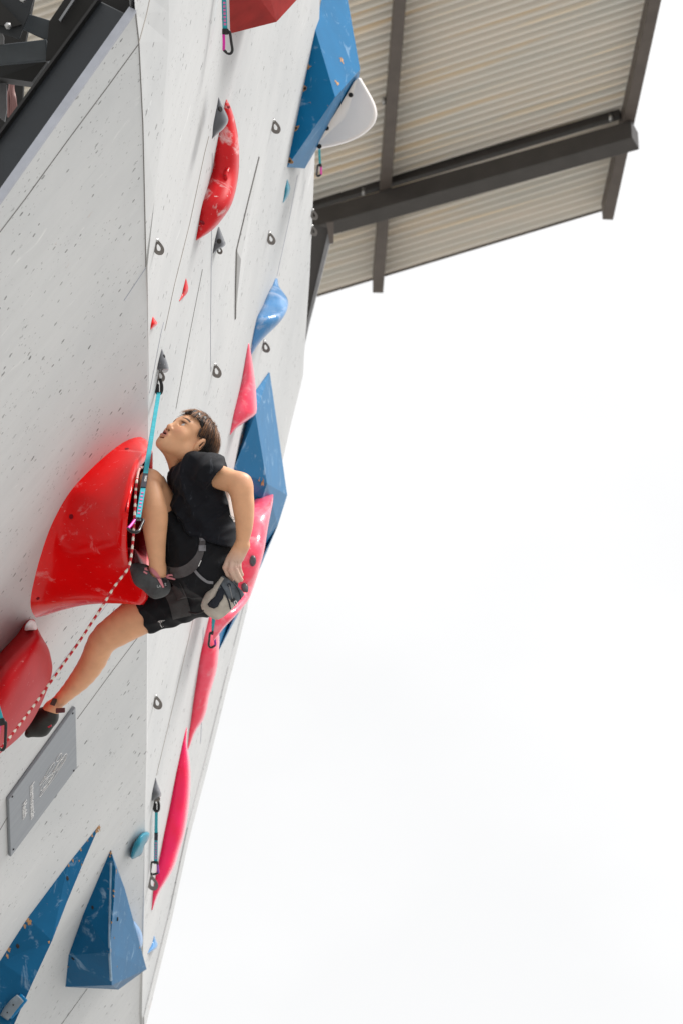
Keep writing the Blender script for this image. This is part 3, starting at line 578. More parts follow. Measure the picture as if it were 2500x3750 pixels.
horn = mesh("climbing_hold", vs, fs, [M_RED, M_INRED], smooth=True); fix_normals(horn)
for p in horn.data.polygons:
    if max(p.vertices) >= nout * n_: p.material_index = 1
tag(horn, "giant glossy red horn-shaped hold with a hollow maroon mouth, under the climber's raised foot", "climbing hold", HG)
for x, y, r in ((466, 1644, .007), (262, 1892, .008), (140, 2191, .006)): disc_on(horn, x, y, r, M_INRED, "bolt_hole", horn)
# ------------------------------------------------------------------ red rounded hold, lower left
b0 = [(-150, 2620), (-60, 2470), (0, 2393), (60, 2328), (90, 2285), (112, 2268), (132, 2285), (120, 2400), (70, 2560), (-20, 2700), (-120, 2760)]
b1 = [(-150, 2650), (-55, 2490), (4, 2403), (66, 2335), (100, 2290), (118, 2272), (136, 2300), (150, 2420), (100, 2590), (0, 2720), (-120, 2790)]
b2 = [(-150, 2700), (-50, 2540), (15, 2440), (85, 2362), (135, 2326), (165, 2350), (186, 2400), (188, 2480), (120, 2640), (20, 2745), (-120, 2830)]
b3 = [(-150, 2720), (-45, 2560), (22, 2452), (90, 2378), (140, 2346), (170, 2370), (187, 2420), (186, 2490), (130, 2620), (30, 2735), (-110, 2830)]
def shrink(P, s, c=(40, 2580)): return [(c[0] + (x - c[0]) * s, c[1] + (y - c[1]) * s) for x, y in P]
ball = loft("climbing_hold", [VLs(b0, 0), VLs(b1, .03), VLs(b2, .11), VLs(b2, .15), VLs(b3, .185), VLs(shrink(b3, .93), .20), VLs(shrink(b3, .75), .225), VLs(shrink(b3, .5), .24), VLs(shrink(b3, .25), .248)], M_DRED, n=90, cap0=False)
tag(ball, "big deep-red rounded hold with a white taped tip, at the left edge under the rope", "climbing hold", HG)
tip = [(92, 2308), (96, 2288), (110, 2271), (126, 2273), (135, 2290), (135, 2308), (112, 2308)]
hits = [surf_hit(ball, x, y) for x, y in ((98, 2295), (112, 2283), (126, 2290), (131, 2305), (115, 2300))]
tape = loft("tape", [[VL(x, y, .0) for x, y in tip], [VL(x, y, .075) for x, y in tip], [VL(113 + (x - 113) * .85, 2292 + (y - 2292) * .85, .085) for x, y in tip]], plain("white_tape", (.82, .80, .82), .6), ball, n=36)
disc_on(ball, 60, 2326, .006, M_INRED, "bolt_hole", ball)
# ------------------------------------------------------------------ grey plaque
MP = plain("brushed_grey_board", (.235, .255, .28), .42, .25, var=.12, sc_=9)
def sgmat():
    m, t, b = base_mat("grey_streaked_board", (.235, .255, .28), .4, .2)
    v = coords(t, (26, 1.5, 1)); c = mixc(t, ramp(t, noise(t, v, 2, 6, .6), .3, .7), (.25, .27, .295), (.20, .215, .24))
    c = mixc(t, ramp(t, noise(t, coords(t, (70, 1, 1)), 1, 2), .68, .70, 0, .6), c, (.13, .14, .15)); t.links.new(c, b.inputs['Base Color']); return m
SH = .013
cor = [VL(278, 2590, SH), VL(283, 2812, SH), VL(41, 3138, SH), VL(34, 2927, SH)]
sign = slab("wall_plaque", cor, -NL, .011, sgmat(), M=frameM(HD, UL, NL, cor[3]), bev=.0015)
tag(sign, "grey metal plaque with white lettering and a looping emblem, tilted across the lower face", "sign")
for x, y in ((267, 2612), (46, 2917), (271, 2822), (50, 3110)):
    disc_on(sign, x, y, .004, M_HOLE, "screw", sign)
M_PRINT = base_mat("white_print", (.80, .80, .80), .6)[0]
def text_mesh(s, size, origin, xd, yd, mat, name, parent, lift=.001, bold=.0, align='LEFT'):
    cu = bpy.data.curves.new("t", 'FONT'); cu.body = s; cu.size = size; cu.offset = bold; cu.align_x = align; cu.resolution_u = 3; cu.extrude = .0004
    to = bpy.data.objects.new("t", cu); sc.collection.objects.link(to); dg = bpy.context.evaluated_depsgraph_get(); me = bpy.data.meshes.new_from_object(to.evaluated_get(dg))
    bpy.data.objects.remove(to); bpy.data.curves.remove(cu)
    o = bpy.data.objects.new(name, me); sc.collection.objects.link(o); me.materials.clear(); me.materials.append(mat)
    x_, y_ = nrm(xd), nrm(yd); z_ = nrm(np.cross(x_, y_)); o.matrix_world = frameM(x_, y_, z_, origin + z_ * lift)
    if parent: adopt(o, parent)
    return o
tw = np.linalg.norm(VL(111, 3010, SH) - VL(111, 2879, SH))
text_mesh("Intermountain", tw / 5.9, VL(110, 2880, SH), HD, UL, M_PRINT, "lettering", sign, .0015, .0)
text_mesh("Health", tw / 5.9, VL(82, 2946, SH), HD, UL, M_PRINT, "lettering", sign, .0015, .0)
def loop(pts, closed=False, n=40, r=.0009): tube("emblem_line", [VL(x / 3.6175, 2500 + y / 3.6175, SH + .001) for x, y in pts], r, M_PRINT, sign, 5, closed, n=n)
loop([(820, 935), (780, 970), (748, 1030), (765, 1048), (805, 1005), (822, 950)], True)
loop([(720, 1190), (800, 1040), (870, 950), (890, 955), (860, 1040), (770, 1180), (700, 1290), (545, 1500), (540, 1480), (600, 1380)])
loop([(705, 1200), (790, 1060), (850, 990), (868, 985), (840, 1060), (750, 1180)])
loop([(700, 1185), (770, 1080), (825, 1020), (838, 1020), (790, 1110), (735, 1180)])
loop([(585, 1280), (650, 1150), (715, 1065), (725, 1075), (690, 1150), (590, 1290), (535, 1360), (540, 1330), (600, 1240)])
loop([(600, 1290), (670, 1225), (725, 1180), (722, 1215), (660, 1310), (560, 1420), (540, 1420), (560, 1370), (640, 1270)])
loop([(600, 1350), (660, 1270), (700, 1215), (705, 1235), (640, 1330), (575, 1400)])
loop([(600, 1400), (650, 1310), (680, 1260), (684, 1275), (640, 1360), (570, 1440)])
# maroon block with a chalked face beside the fold, under the climber's chin
dmb = dR(585, 1715)
V = [pt(566, 1692, dmb - .02), pt(586, 1697, dmb - .02), pt(571, 1732, dmb - .02), pt(560, 1728, dmb - .02)]
mb = loft("climbing_hold", [[p + FW * .10 for p in V], V, [np.mean(V, 0) * .3 + p * .7 - FW * .01 for p in V]], plain("maroon_plastic", (.10, .012, .02), .35), n=20); 
tag(mb, "small dark maroon hold on the upper face, just above the climber's raised knee", "climbing hold", HG)
V = [(588, 1728), (600, 1742), (618, 1775), (626, 1800), (610, 1790), (592, 1765), (580, 1745)]
gb = loft("climbing_hold", [[pt(x - 2, y, dR(x, y) + .05) for x, y in V], [pt(x, y, dR(600, 1760) - .03) for x, y in V]], M_GREY, n=24)
tag(gb, "thin light grey hold glimpsed between the climber's thigh and chest", "climbing hold", HG)
# ------------------------------------------------------------------ bolt hangers
def hanger(x, y, hpx, label, d=None, wpx=None, lean=0):
    """x, y: photo centre of the ring plate; hpx: its height in the photo"""
    d = dR(x - 14, y) if d is None else d; s = d / FPX; hh = hpx * s * 1.08; ww = (wpx or hpx * .62) * s
    c = pt(x, y, d); X = RT * math.cos(lean) + FW * math.sin(lean); Y = UP
    prof = [(-.5, .5), (-.33, .50), (-.05, .30), (.30, .06), (.48, -.16), (.46, -.34), (.30, -.47), (.05, -.5), (-.22, -.46), (-.46, -.33), (-.5, -.1), (-.5, .2)]
    inn = [(-.22, .04), (-.12, .10), (.0, .02), (.12, -.08), (.14, -.18), (.07, -.26), (-.04, -.27), (-.16, -.23), (-.22, -.13)]
    n = 36; A = even([np.array(p) for p in prof], n, True); B = even([np.array(p) for p in inn], n, True)
    k0 = int(np.argmin([np.linalg.norm(b - A[0] * .4) for b in B])); B = np.roll(B, -k0, 0)
    th = .004; vs = []
    for off in (-th / 2, th / 2):
        for P in (A, B): vs += [c + X * (p[0] * ww) + Y * (p[1] * hh) + FW * off for p in P]
    fs = []
    for k in range(n):
        l = (k + 1) % n
        fs += [(k, l, n + l, n + k), (2 * n + k, 3 * n + k, 3 * n + l, 2 * n + l), (k, 2 * n + k, 2 * n + l, l), (n + k, n + l, 3 * n + l, 3 * n + k)]
    o = mesh("bolt_hanger", vs, fs, M_HANG); fix_normals(o); tag(o, label, "bolt hanger", "steel bolt hangers")
    p0 = c + X * (-.44 * ww) + Y * (.30 * hh)
    tube("bolt", [p0 - X * .004 - FW * .0, p0 + X * .012], .007, M_BOLT, o, 6)
    box("foot_plate", c - X * (.5 * ww) + Y * .12 * hh + FW * .012, (X, Y, FW), (.003, hh * .55, .03), M_HANG, o)
    return o
hanger(584, 901, 62, "bare steel hanger close to the fold, left of the long red hold")
hanger(1012, 460, 56, "bare steel hanger right of the long red hold, left of the top blue volume")
hanger(995, 870, 50, "bare steel hanger right of the white wedge volume, above the pale blue hold")
hanger(976, 1267, 46, "bare steel hanger just below the pale blue hold's lower tip")
hanger(796, 1354, 56, "bare steel hanger above the climber's head on open wall")
hanger(579, 2568, 56, "bare steel hanger beside the fold, below the climber's shorts")
hanger(562, 3228, 62, "bare steel hanger beside the lower tip of the lowest pink hold")
hanger(806, 913, 34, "steel hanger poking out from under the small grey wedge hold", d=dR(790, 913) + .02)
hanger(1152, 783, 42, "steel hanger on the wall's right edge against the roof beam, upper of two", d=dR(1140, 783))
hanger(1150, 842, 42, "steel hanger on the wall's right edge against the roof beam, lower of two", d=dR(1140, 842))
# cone covers with hangers for two quickdraws
holdR([(1278, 593, 595), (1300, 587, 603), (1320, 582, 611), (1340, 578, 617), (1352, 577, 618), (1362, 588, 613), (1366, 596, 606)], M_GREY, "grey cone cover over the hanger above the climber's face", k=.5, bolts=[(602, 1304, .006)])
holdR([(2849, 570, 572), (2870, 566, 578), (2890, 561, 586), (2906, 558, 591), (2918, 557, 588), (2932, 556, 565)], M_GREY, "grey cone cover over the hanger of the lower quickdraw", k=.5)
DQ = dR(585, 1375)
hanger(591, 1371, 50, "steel hanger under the grey cone, holding the climber's quickdraw", d=DQ - .03, wpx=30)
hanger(575, 2918, 34, "dark steel hanger under the lower grey cone, holding a quickdraw", d=dR(565, 2915) - .03, wpx=26)
# ------------------------------------------------------------------ quickdraws
M_BLK = plain("black_anodised_metal", (.012, .012, .014), .3, .5, coat=.4)
M_MAG = plain("magenta_gate", (.72, .02, .38), .35, .2)
M_PURP = plain("purple_gate", (.30, .02, .36), .35, .2)
M_SLING = plain("turquoise_sling", (.03, .38, .46), .75, sc_=80)
M_SLING2 = plain("dark_turquoise_sling", (.015, .20, .26), .8, sc_=80)
M_RUB = plain("black_rubber", (.010, .010, .012), .6)
M_LAB = plain("black_label", (.012, .014, .03), .6)
M_SPOT = plain("pink_stitching", (.70, .16, .40), .8)
def strap(name, P, wd, th, mat, parent, face=None):
    P = [np.asarray(p) for p in P]; vs = []
    for i, p in enumerate(P):
        t = nrm(P[min(i + 1, len(P) - 1)] - P[max(i - 1, 0)]); f = -FW if face is None else face; s = nrm(np.cross(t, f)); f2 = np.cross(s, t)
        w_ = wd if np.isscalar(wd) else np.interp(i / (len(P) - 1), np.linspace(0, 1, len(wd)), wd)
        vs += [p - s * w_ / 2 - f2 * th / 2, p + s * w_ / 2 - f2 * th / 2, p + s * w_ / 2 + f2 * th / 2, p - s * w_ / 2 + f2 * th / 2]
    fs = [(i * 4 + k, i * 4 + (k + 1) % 4, i * 4 + 4 + (k + 1) % 4, i * 4 + 4 + k) for i in range(len(P) - 1) for k in range(4)] + [(3, 2, 1, 0), tuple(len(vs) - k for k in (4, 3, 2, 1))]
    o = mesh(name, vs, fs, mat, parent); fix_normals(o); return o
def biner(C, up, side, L_, W_, mat, gate, parent, r=.0050, gside=-1):
    """D-shaped carabiner: C top centre, up: towards the sling; W_ along side; gate on gside"""
    pr = [(.15 * -gside, .0), (.42 * -gside, -.03), (.5 * -gside, -.12), (.47 * -gside, -.55), (.44 * -gside, -.85), (.25 * -gside, -.98), (.0, -1.0), (.30 * gside, -.93), (.55 * gside, -.80)]
    P = [C + side * (x * W_) + up * (y * L_) for x, y in pr]
    body = tube("carabiner", P, r, mat, parent, 10, n=40)
    P = [C + side * (x * W_) + up * (y * L_) for x, y in [(.15 * -gside, .0), (-.1 * -gside, -.02), (.25 * gside, -.10)]]
    tube("hinge", P, r * 1.15, mat, body, 8, n=10)
    P = [C + side * (x * W_) + up * (y * L_) for x, y in [(.24 * gside, -.10), (.34 * gside, -.35), (.42 * gside, -.55), (.56 * gside, -.80)]]
    tube("gate", P, r * .95, gate, body, 10, n=14)
    return body
def quickdraw(label, top, bot, wd, L_, W_, gside=-1, gate=None, tilt=0.0, topb=True, label_t=(.62, .70), dots=True):
    top, bot = np.asarray(top), np.asarray(bot); t = nrm(bot - top); q = thing("quickdraw", top, label, "quickdraw", "quickdraws clipped on the wall")
    ln = np.linalg.norm(bot - top); P = [top + (bot - top) * s for s in np.linspace(0, 1, 14)]
    sd_ = nrm(np.cross(t, FW)); sd_ = sd_ if sd_ @ RT > 0 else -sd_
    sl = strap("sling", P, [wd * .9, wd * .85, wd, wd * 1.05, wd * 1.05], .0035, M_SLING, q)
    strap("sling_back", [p - sd_ * wd * .14 + FW * .006 for p in P], [wd * .7, wd * .8, wd, wd], .002, M_SLING2, sl)
    a_, b_ = label_t; strap("sleeve", [top + (bot - top) * s - FW * .0022 for s in (a_, b_)], wd * 1.12, .009, M_LAB, sl)
    if dots:
        for k in range(7):
            s = b_ + (1 - b_) * (.16 + .115 * k); c = top + (bot - top) * s - FW * .006
            strap("stitch_mark", [c - t * .004, c + t * .004], wd * .55, .001, M_SPOT, sl)
    if topb:
        bi = tube("upper_carabiner", [top + UP * .045 - sd_ * .006, top + UP * .02 - sd_ * .010, top - UP * .0 - sd_ * .008, top - UP * .006, top + sd_ * .008, top + UP * .02 + sd_ * .010, top + UP * .045 + sd_ * .004], .0055, M_BLK, q, 8, n=24)
        box("keeper", top + UP * .012 - sd_ * .005, (sd_, UP, FW), (.012, .030, .012), M_RUB, bi, .002); box("keeper", top + UP * .016 + sd_ * .009, (sd_, UP, FW), (.011, .026, .010), M_RUB, bi, .002)
    up = nrm(-t * math.cos(tilt) + sd_ * math.sin(tilt)); s2 = nrm(sd_ * math.cos(tilt) + t * math.sin(tilt))
    box("keeper", bot + t * .010, (sd_, t, FW), (wd * 1.5, .022, .014), M_RUB, q, .003)
    biner(bot + t * .008, up, s2, L_, W_, M_BLK, gate or M_MAG, q, gside=gside)
    return q
DP = 11.62
qm = quickdraw("taut turquoise quickdraw holding the rope in front of the climber's raised knee",
    pt(583, 1436, DQ - .03), pt(508, 1896, DP), .0145, .088, .036, gside=-1, tilt=.10, label_t=(.67, .775))
def on_strap(q0, q1, s): return q0 + (q1 - q0) * s
A_, B_ = pt(583, 1436, DQ - .03), pt(508, 1896, DP); tdir = nrm(B_ - A_)
text_mesh("TRANGO", .0098, A_ + (B_ - A_) * .678 - FW * .011 + nrm(np.cross(tdir, FW)) * 0.0, tdir, nrm(np.cross(-FW, tdir)), M_PRINT, "lettering", qm, .0, .0002)
quickdraw("turquoise quickdraw hanging beside the maroon volume at the very top", pt(818, -120, dR(815, 0) - .25), pt(826, 106, dR(815, 100) - .25), .014, .085, .028, gside=-1, tilt=-.12, label_t=(.38, .50))
quickdraw("blurred quickdraw hanging under the white shell hold, in front of the roof", pt(1167, 470, dR(1130, 500)), pt(1173, 600, dR(1130, 600)), .009, .085, .020, gside=1, tilt=.12, label_t=(.1, .2), dots=False, topb=False)
quickdraw("turquoise quickdraw hanging free on the upper face beside the lowest pink hold", pt(574, 2966, dR(566, 2960) - .05), pt(572, 3154, dR(562, 3150) - .08), .013, .095, .034, gside=1, gate=M_PURP, tilt=.10, label_t=(.44, .57))
quickdraw("blurred quickdraw hanging below the chalk bag in front of the pink holds", pt(784, 2200, dR(770, 2230) - .5), pt(783, 2312, dR(765, 2310) - .5), .013, .085, .028, gside=1, gate=M_PURP, tilt=.10, label_t=(.1, .2), dots=False, topb=False)
quickdraw("quickdraw at the left edge lying over the deep-red rounded hold, seen edge-on", pt(-20, 2540, 11.35), pt(5, 2632, 11.35), .014, .088, .026, gside=-1, tilt=.28, label_t=(.1, .3), dots=False, topb=False)
# ------------------------------------------------------------------ rope
def ropemat():
    m, t, b = base_mat("red_and_white_rope", (.5, .5, .5), .85); a = N_(t, 'ShaderNodeAttribute', attribute_name='Col')
    t.links.new(a.outputs['Color'], b.inputs['Base Color']); bump(t, b, noise(t, coords(t), 500, 2), .4, .001); return m
RP_ = [(545, 1718, 12.1), (533, 1712, 12.0), (520, 1712, 11.9), (510, 1722, 11.85), (503, 1755, DP + .02), (498, 1800, DP + .02), (496, 1850, DP + .015), (493, 1900, DP), (490, 1955, DP), (485, 2010, DP - .01), (478, 2058, DP - .02), (466, 2088, DP - .03), (421, 2147, 11.58), (383, 2208, 11.57), (291, 2350, 11.55), (240, 2422, 11.54), (190, 2493, 11.53), (129, 2579, 11.52), (42, 2694, 11.45), (0, 2746, 11.42), (-90, 2860, 11.35)]
Pr = even([pt(*p) for p in RP_], 900); ln = np.linalg.norm(np.diff(Pr, axis=0), axis=1).sum()
def rcol(s, a, i):
    u = s * ln / .027; k = u % 1.0; ph = (a * 6) % 1.0
    wht = (k + .10 * math.sin(a * 2 * math.pi * 3 + 1)) > .56
    if wht: return (.72, .66, .58)
    return (.46, .012, .02)
rope = tube("climbing_rope", Pr, .0040, ropemat(), None, 12, cols=rcol); tag(rope, "red and white climbing rope running down from the climber to the lower left", "rope")
# ------------------------------------------------------------------ the climber: blended limb volumes turned into one skin
D0 = 12.0
def J(px, py, z=0.0): return np.array([(px - W / 2) / FPX * (D0 - z), (H / 2 - py) / FPX * (D0 - z), z])
def toW(v): v = np.asarray(v); return CAM + v[..., 0:1] * RT + v[..., 1:2] * UP + (D0 - v[..., 2:3]) * FW
class Field:
    def __init__(s, lo, hi, res):
        s.lo = np.array(lo) - .03; s.res = res; s.n = np.ceil((np.array(hi) + .03 - s.lo) / res).astype(int) + 1
        s.F = np.full(s.n, 1.0, np.float32)
    def region(s, lo, hi):
        a = np.clip(np.floor((np.array(lo) - s.lo) / s.res).astype(int), 0, s.n - 1); b = np.clip(np.ceil((np.array(hi) - s.lo) / s.res).astype(int) + 1, 1, s.n)
        if np.any(b <= a): return None
        ax = [(s.lo[i] + np.arange(a[i], b[i]) * s.res).astype(np.float32) for i in range(3)]
        return tuple(slice(a[i], b[i]) for i in range(3)), ax[0][:, None, None], ax[1][None, :, None], ax[2][None, None, :]
    def put(s, lo, hi, fn, k=.012, mode='add'):
        r = s.region(lo, hi)
        if r is None: return
        sl, x, y, z = r; d = fn(x, y, z); G = s.F[sl]
        if mode == 'add':
            h = np.clip(.5 + .5 * (G - d) / k, 0, 1); s.F[sl] = G * (1 - h) + d * h - k * h * (1 - h)
        else:                                                        # carve
            h = np.clip(.5 - .5 * (G + d) / k, 0, 1); s.F[sl] = G * (1 - h) - d * h + k * h * (1 - h)
    def cone(s, a, b, ra, rb, k=.012, mode='add', clip=None, sc=None):
        a, b = np.asarray(a), np.asarray(b); m = max(ra, rb) + 2 * k + .01; ab = b - a; L2 = float(ab @ ab) + 1e-9
        def fn(x, y, z):
            t = np.clip(((x - a[0]) * ab[0] + (y - a[1]) * ab[1] + (z - a[2]) * ab[2]) / L2, 0, 1)
            d = np.sqrt((x - a[0] - t * ab[0]) ** 2 + (y - a[1] - t * ab[1]) ** 2 + (z - a[2] - t * ab[2]) ** 2) - (ra + (rb - ra) * t)
            if clip is not None:
                for c, n in clip: d = np.maximum(d, (x - c[0]) * n[0] + (y - c[1]) * n[1] + (z - c[2]) * n[2])
            return d
        s.put(np.minimum(a, b) - m, np.maximum(a, b) + m, fn, k, mode)
    def ell(s, c, A, r, k=.012, mode='add'):
        c = np.asarray(c); A = np.asarray(A, float); r = np.asarray(r, float); m = r.max() + 2 * k + .01
        def fn(x, y, z):
            p = (x - c[0], y - c[1], z - c[2]); q = [A[i][0] * p[0] + A[i][1] * p[1] + A[i][2] * p[2] for i in range(3)]
            k0 = np.sqrt(sum((q[i] / r[i]) ** 2 for i in range(3))) + 1e-6; k1 = np.sqrt(sum((q[i] / r[i] ** 2) ** 2 for i in range(3))) + 1e-6
            return k0 * (k0 - 1) / k1
        s.put(c - m, c + m, fn, k, mode)
    def warp(s, fn):
        """add a displacement near the surface (cloth folds)"""
        r = s.region(s.lo, s.lo + s.n * s.res); sl, x, y, z = r; s.F[sl] += fn(x, y, z).astype(np.float32)
    def cut(s, c, n):
        r = s.region(s.lo, s.lo + s.n * s.res); sl, x, y, z = r
        s.F[sl] = np.maximum(s.F[sl], (x - c[0]) * n[0] + (y - c[1]) * n[1] + (z - c[2]) * n[2])
    def nets(s):
        F = s.F; sg = F < 0; nx, ny, nz = F.shape
        c = sum(sg[i:nx - 1 + i, j:ny - 1 + j, k:nz - 1 + k].astype(np.int8) for i in (0, 1) for j in (0, 1) for k in (0, 1))
        act = (c > 0) & (c < 8); idx = np.full(act.shape, -1, np.int64); A = np.argwhere(act); idx[act] = np.arange(len(A))
        acc = np.zeros((len(A), 3)); cnt = np.zeros(len(A))
        cr_ = [(0, 0, 0), (1, 0, 0), (0, 1, 0), (1, 1, 0), (0, 0, 1), (1, 0, 1), (0, 1, 1), (1, 1, 1)]
        for i in range(8):
            for b in (1, 2, 4):
                j = i ^ b
                if j < i: continue
                p, q = np.array(cr_[i]), np.array(cr_[j]); f0 = F[tuple((A + p).T)]; f1 = F[tuple((A + q).T)]; mk = (f0 < 0) != (f1 < 0)
                t = np.where(mk, f0 / np.where(np.abs(f0 - f1) < 1e-9, 1, f0 - f1), 0); acc += mk[:, None] * (p + t[:, None] * (q - p)); cnt += mk
        V = s.lo + (A + acc / cnt[:, None]) * s.res; Fc = []
        for ax in range(3):
            o1, o2 = [(1, 2), (2, 0), (0, 1)][ax]
            sh = [slice(None)] * 3; sh2 = [slice(None)] * 3; sh[ax] = slice(0, -1); sh2[ax] = slice(1, None)
            ch = sg[tuple(sh)] != sg[tuple(sh2)]; E_ = np.argwhere(ch)
            E_ = E_[(E_[:, o1] > 0) & (E_[:, o2] > 0) & (E_[:, o1] < F.shape[o1] - 1) & (E_[:, o2] < F.shape[o2] - 1)]
            u, v = np.zeros(3, int), np.zeros(3, int); u[o1] = 1; v[o2] = 1
            q = np.stack([idx[tuple((E_ - u - v).T)], idx[tuple((E_ - v).T)], idx[tuple(E_.T)], idx[tuple((E_ - u).T)]], 1)
            fl = sg[tuple(E_.T)]; q[~fl] = q[~fl][:, ::-1]; Fc.append(q)
        return V, np.vstack(Fc)
def relax(V, Fc, it=2, lam=.5):
    e = np.vstack([Fc[:, [0, 1]], Fc[:, [1, 2]], Fc[:, [2, 3]], Fc[:, [3, 0]]]); e = np.vstack([e, e[:, ::-1]])
    cnt = np.bincount(e[:, 0], minlength=len(V))[:, None] + 1e-9
    for _ in range(it):
        m = np.stack([np.bincount(e[:, 0], V[e[:, 1], k], minlength=len(V)) for k in range(3)], 1) / cnt; V = V + lam * (m - V)
    return V
def nmesh(name, V, Fc, mat, parent=None, cols=None, origin=None):
    Wd = toW(V); M = Matrix.Translation(Vector(origin)) if origin is not None else None
    return mesh(name, Wd, Fc, mat, parent, smooth=True, M=M, cols=cols)
# head frame (s: the climber's left, u: crown, f: face)
hU = nrm(np.array([.643, .595, -.40])); hS = np.array([.59, -.10, .80]); hS = nrm(hS - hU * (hS @ hU)); hF = np.cross(hS, hU)
HE = J(655, 1553, .02); hs = .845
def Hp(s_, u_, f_): return HE + hs * (hS * s_ + hU * u_ + hF * f_)
HA = np.array([hS, hU, hF])
def limb(b, P, k=.012, n=16):
    A = even([np.r_[J(p[0], p[1], p[2]), p[3]] for p in P], n)
    for i in range(n - 1): b.cone(A[i][:3], A[i + 1][:3], A[i][3], A[i + 1][3], k if i == 0 else .004)
# ---- legs and trunk
b = Field(J(40, 2760, -.55), J(960, 1640, .30), .004)
P_ = dict(hipL=J(722, 2060, .01), thL=J(602, 1893, -.03), knL=J(558, 1779, .015), hipR=J(760, 2140, -.14), thR=J(523, 2245, -.20), knR=J(376, 2342, -.22), ankR=J(193, 2592, -.40))
b.cone(P_['hipL'], P_['thL'], .086, .064, .02); b.cone(P_['thL'], P_['knL'], .064, .047, .02)
b.ell(J(553, 1765, .05), np.eye(3), (.039, .043, .043), .015); b.ell(J(532, 1758, .075), np.eye(3), (.018, .022, .018), .012)
limb(b, [(551, 1790, .085, .036), (562, 1860, .113, .0430), (567, 1900, .113, .0425), (571, 1985, .10, .0325), (577, 2060, .08, .0255), (578, 2090, .07, .025)], .008); b.cone(J(578, 2085, .07), J(575, 2130, .06), .026, .03, .015)
b.cone(P_['hipR'], P_['thR'], .092, .066, .02)
limb(b, [(523, 2245, -.20, .066), (440, 2300, -.21, .056), (378, 2346, -.22, .047), (340, 2424, -.26, .0425), (299, 2483, -.30, .0368), (246, 2539, -.345, .0262), (205, 2580, -.39, .022), (188, 2598, -.40, .024)])
b.cone(P_['ankR'], J(165, 2640, -.42), .025, .03, .015)
b.cone(J(738, 1780, -.02), J(765, 2020, -.01), .072, .066, .03); b.cone(J(738, 1780, -.15), J(765, 2030, -.13), .072, .066, .03); b.cone(J(762, 2050, .0), J(765, 2060, -.14), .085, .085, .03)
b.cone(J(705, 1740, .03), J(705, 1755, -.19), .042, .042, .03)
# right arm, reaching into the hold behind the raised leg
b.cone(J(690, 1760, -.22), J(655, 1930, -.26), .045, .036, .02); b.cone(J(655, 1930, -.26), J(590, 1905, -.20), .036, .024, .015); b.cone(J(590, 1905, -.20), J(560, 1880, -.18), .026, .028, .012)
for k in range(5): b.cone(J(560, 1872 + 8 * k, -.19 + .004 * k), J(538 - 2 * k, 1868 + 9 * k, -.21), .009, .008, .005)
for q0, q1, r0 in ((J(574, 1786, .098), J(592, 1824, .092), .0035), (J(592, 1824, .092), J(606, 1866, .085), .007), (J(606, 1866, .085), J(615, 1915, .075), .009)): b.cone(q0, q1, r0, r0 + .002, .004, 'carve')
V1, F1 = b.nets(); V1 = relax(V1, F1, 2); del b
SK = np.array([.79, .42, .235])
def zone(V, c, r, p=1.0):
    d = np.linalg.norm(V - np.asarray(c), axis=1); return np.clip(1 - d / r, 0, 1)[:, None] ** p
C1 = np.tile(SK, (len(V1), 1)); kn = zone(V1, J(545, 1745, .08), .07) * .35 + zone(V1, J(350, 2330, -.2), .07) * .3; C1 = C1 * (1 - kn) + np.array([.58, .24, .15]) * kn
# ---- left arm and hand, finer
b = Field(J(700, 2160, -.08), J(960, 1660, .24), .0021)
b.cone(J(745, 1727, .06), J(878, 1772, .12), .042, .0355, .01); b.cone(J(878, 1772, .12), J(884, 1790, .125), .036, .037, .015); b.ell(J(897, 1764, .125), np.eye(3), (.020, .020, .020), .014)
limb(b, [(884, 1790, .125, .037), (892, 1850, .126, .0345), (896, 1920, .118, .0275), (891, 1970, .106, .0215), (887, 1995, .10, .0195)], .012)
b.cone(J(898, 1990, .09), J(900, 1996, .09), .012, .012, .01)
WR = J(887, 1998, .10)
kn_ = [J(843, 2046, .105), J(856, 2050, .112), J(868, 2050, .108), J(880, 2046, .098)]
for i, q in enumerate(kn_): b.cone(WR + np.array([(.006 * (i - 1.5)), 0, 0]), q, .0165, .0125, .007)
b.cone(J(876, 2030, .085), J(860, 2040, .085), .014, .014, .01)
b.cone(WR, J(884, 2015, .09), .02, .018, .01)
fing = [[J(837, 2052, .105), J(826, 2078, .112), J(836, 2102, .10), J(850, 2122, .085)],
        [J(850, 2055, .112), J(846, 2086, .122), J(857, 2108, .112), J(872, 2127, .10)],
        [J(864, 2055, .108), J(863, 2083, .118), J(873, 2106, .11), J(885, 2123, .10)],
        [J(877, 2052, .098), J(876, 2076, .106), J(880, 2092, .10), J(887, 2105, .094)]]
fr_ = [.0098, .0100, .0096, .0088]
for P, r in zip(fing, fr_):
    for i in range(3): b.cone(P[i], P[i + 1], r * (1 - .08 * i), r * (1 - .08 * (i + 1)), .003)
for P in ([J(862, 2028, .085), J(848, 2060, .07), J(846, 2088, .062), J(852, 2108, .062)],):
    for i in range(3): b.cone(P[i], P[i + 1], .0125 - .001 * i, .0115 - .001 * i, .004)
for i in range(3):
    a_ = (fing[i][0] + fing[i + 1][0]) / 2 + np.array([0, 0, .012]); c_ = (fing[i][1] + fing[i + 1][1]) / 2 + np.array([0, 0, .010]); b.cone(a_, c_, .0014, .0026, .0015, 'carve')
V2, F2 = b.nets(); V2 = relax(V2, F2, 1); del b
C2 = np.tile(SK, (len(V2), 1))
hy = J(0, 2000, .1)[1] - V2[:, 1]; ck = np.clip(hy / .05, 0, 1)[:, None] * .62; C2 = C2 * (1 - ck) + np.array([.60, .48, .44]) * ck
e_ = zone(V2, J(903, 1752, .13), .045) * .5; C2 = C2 * (1 - e_) + np.array([.62, .23, .15]) * e_
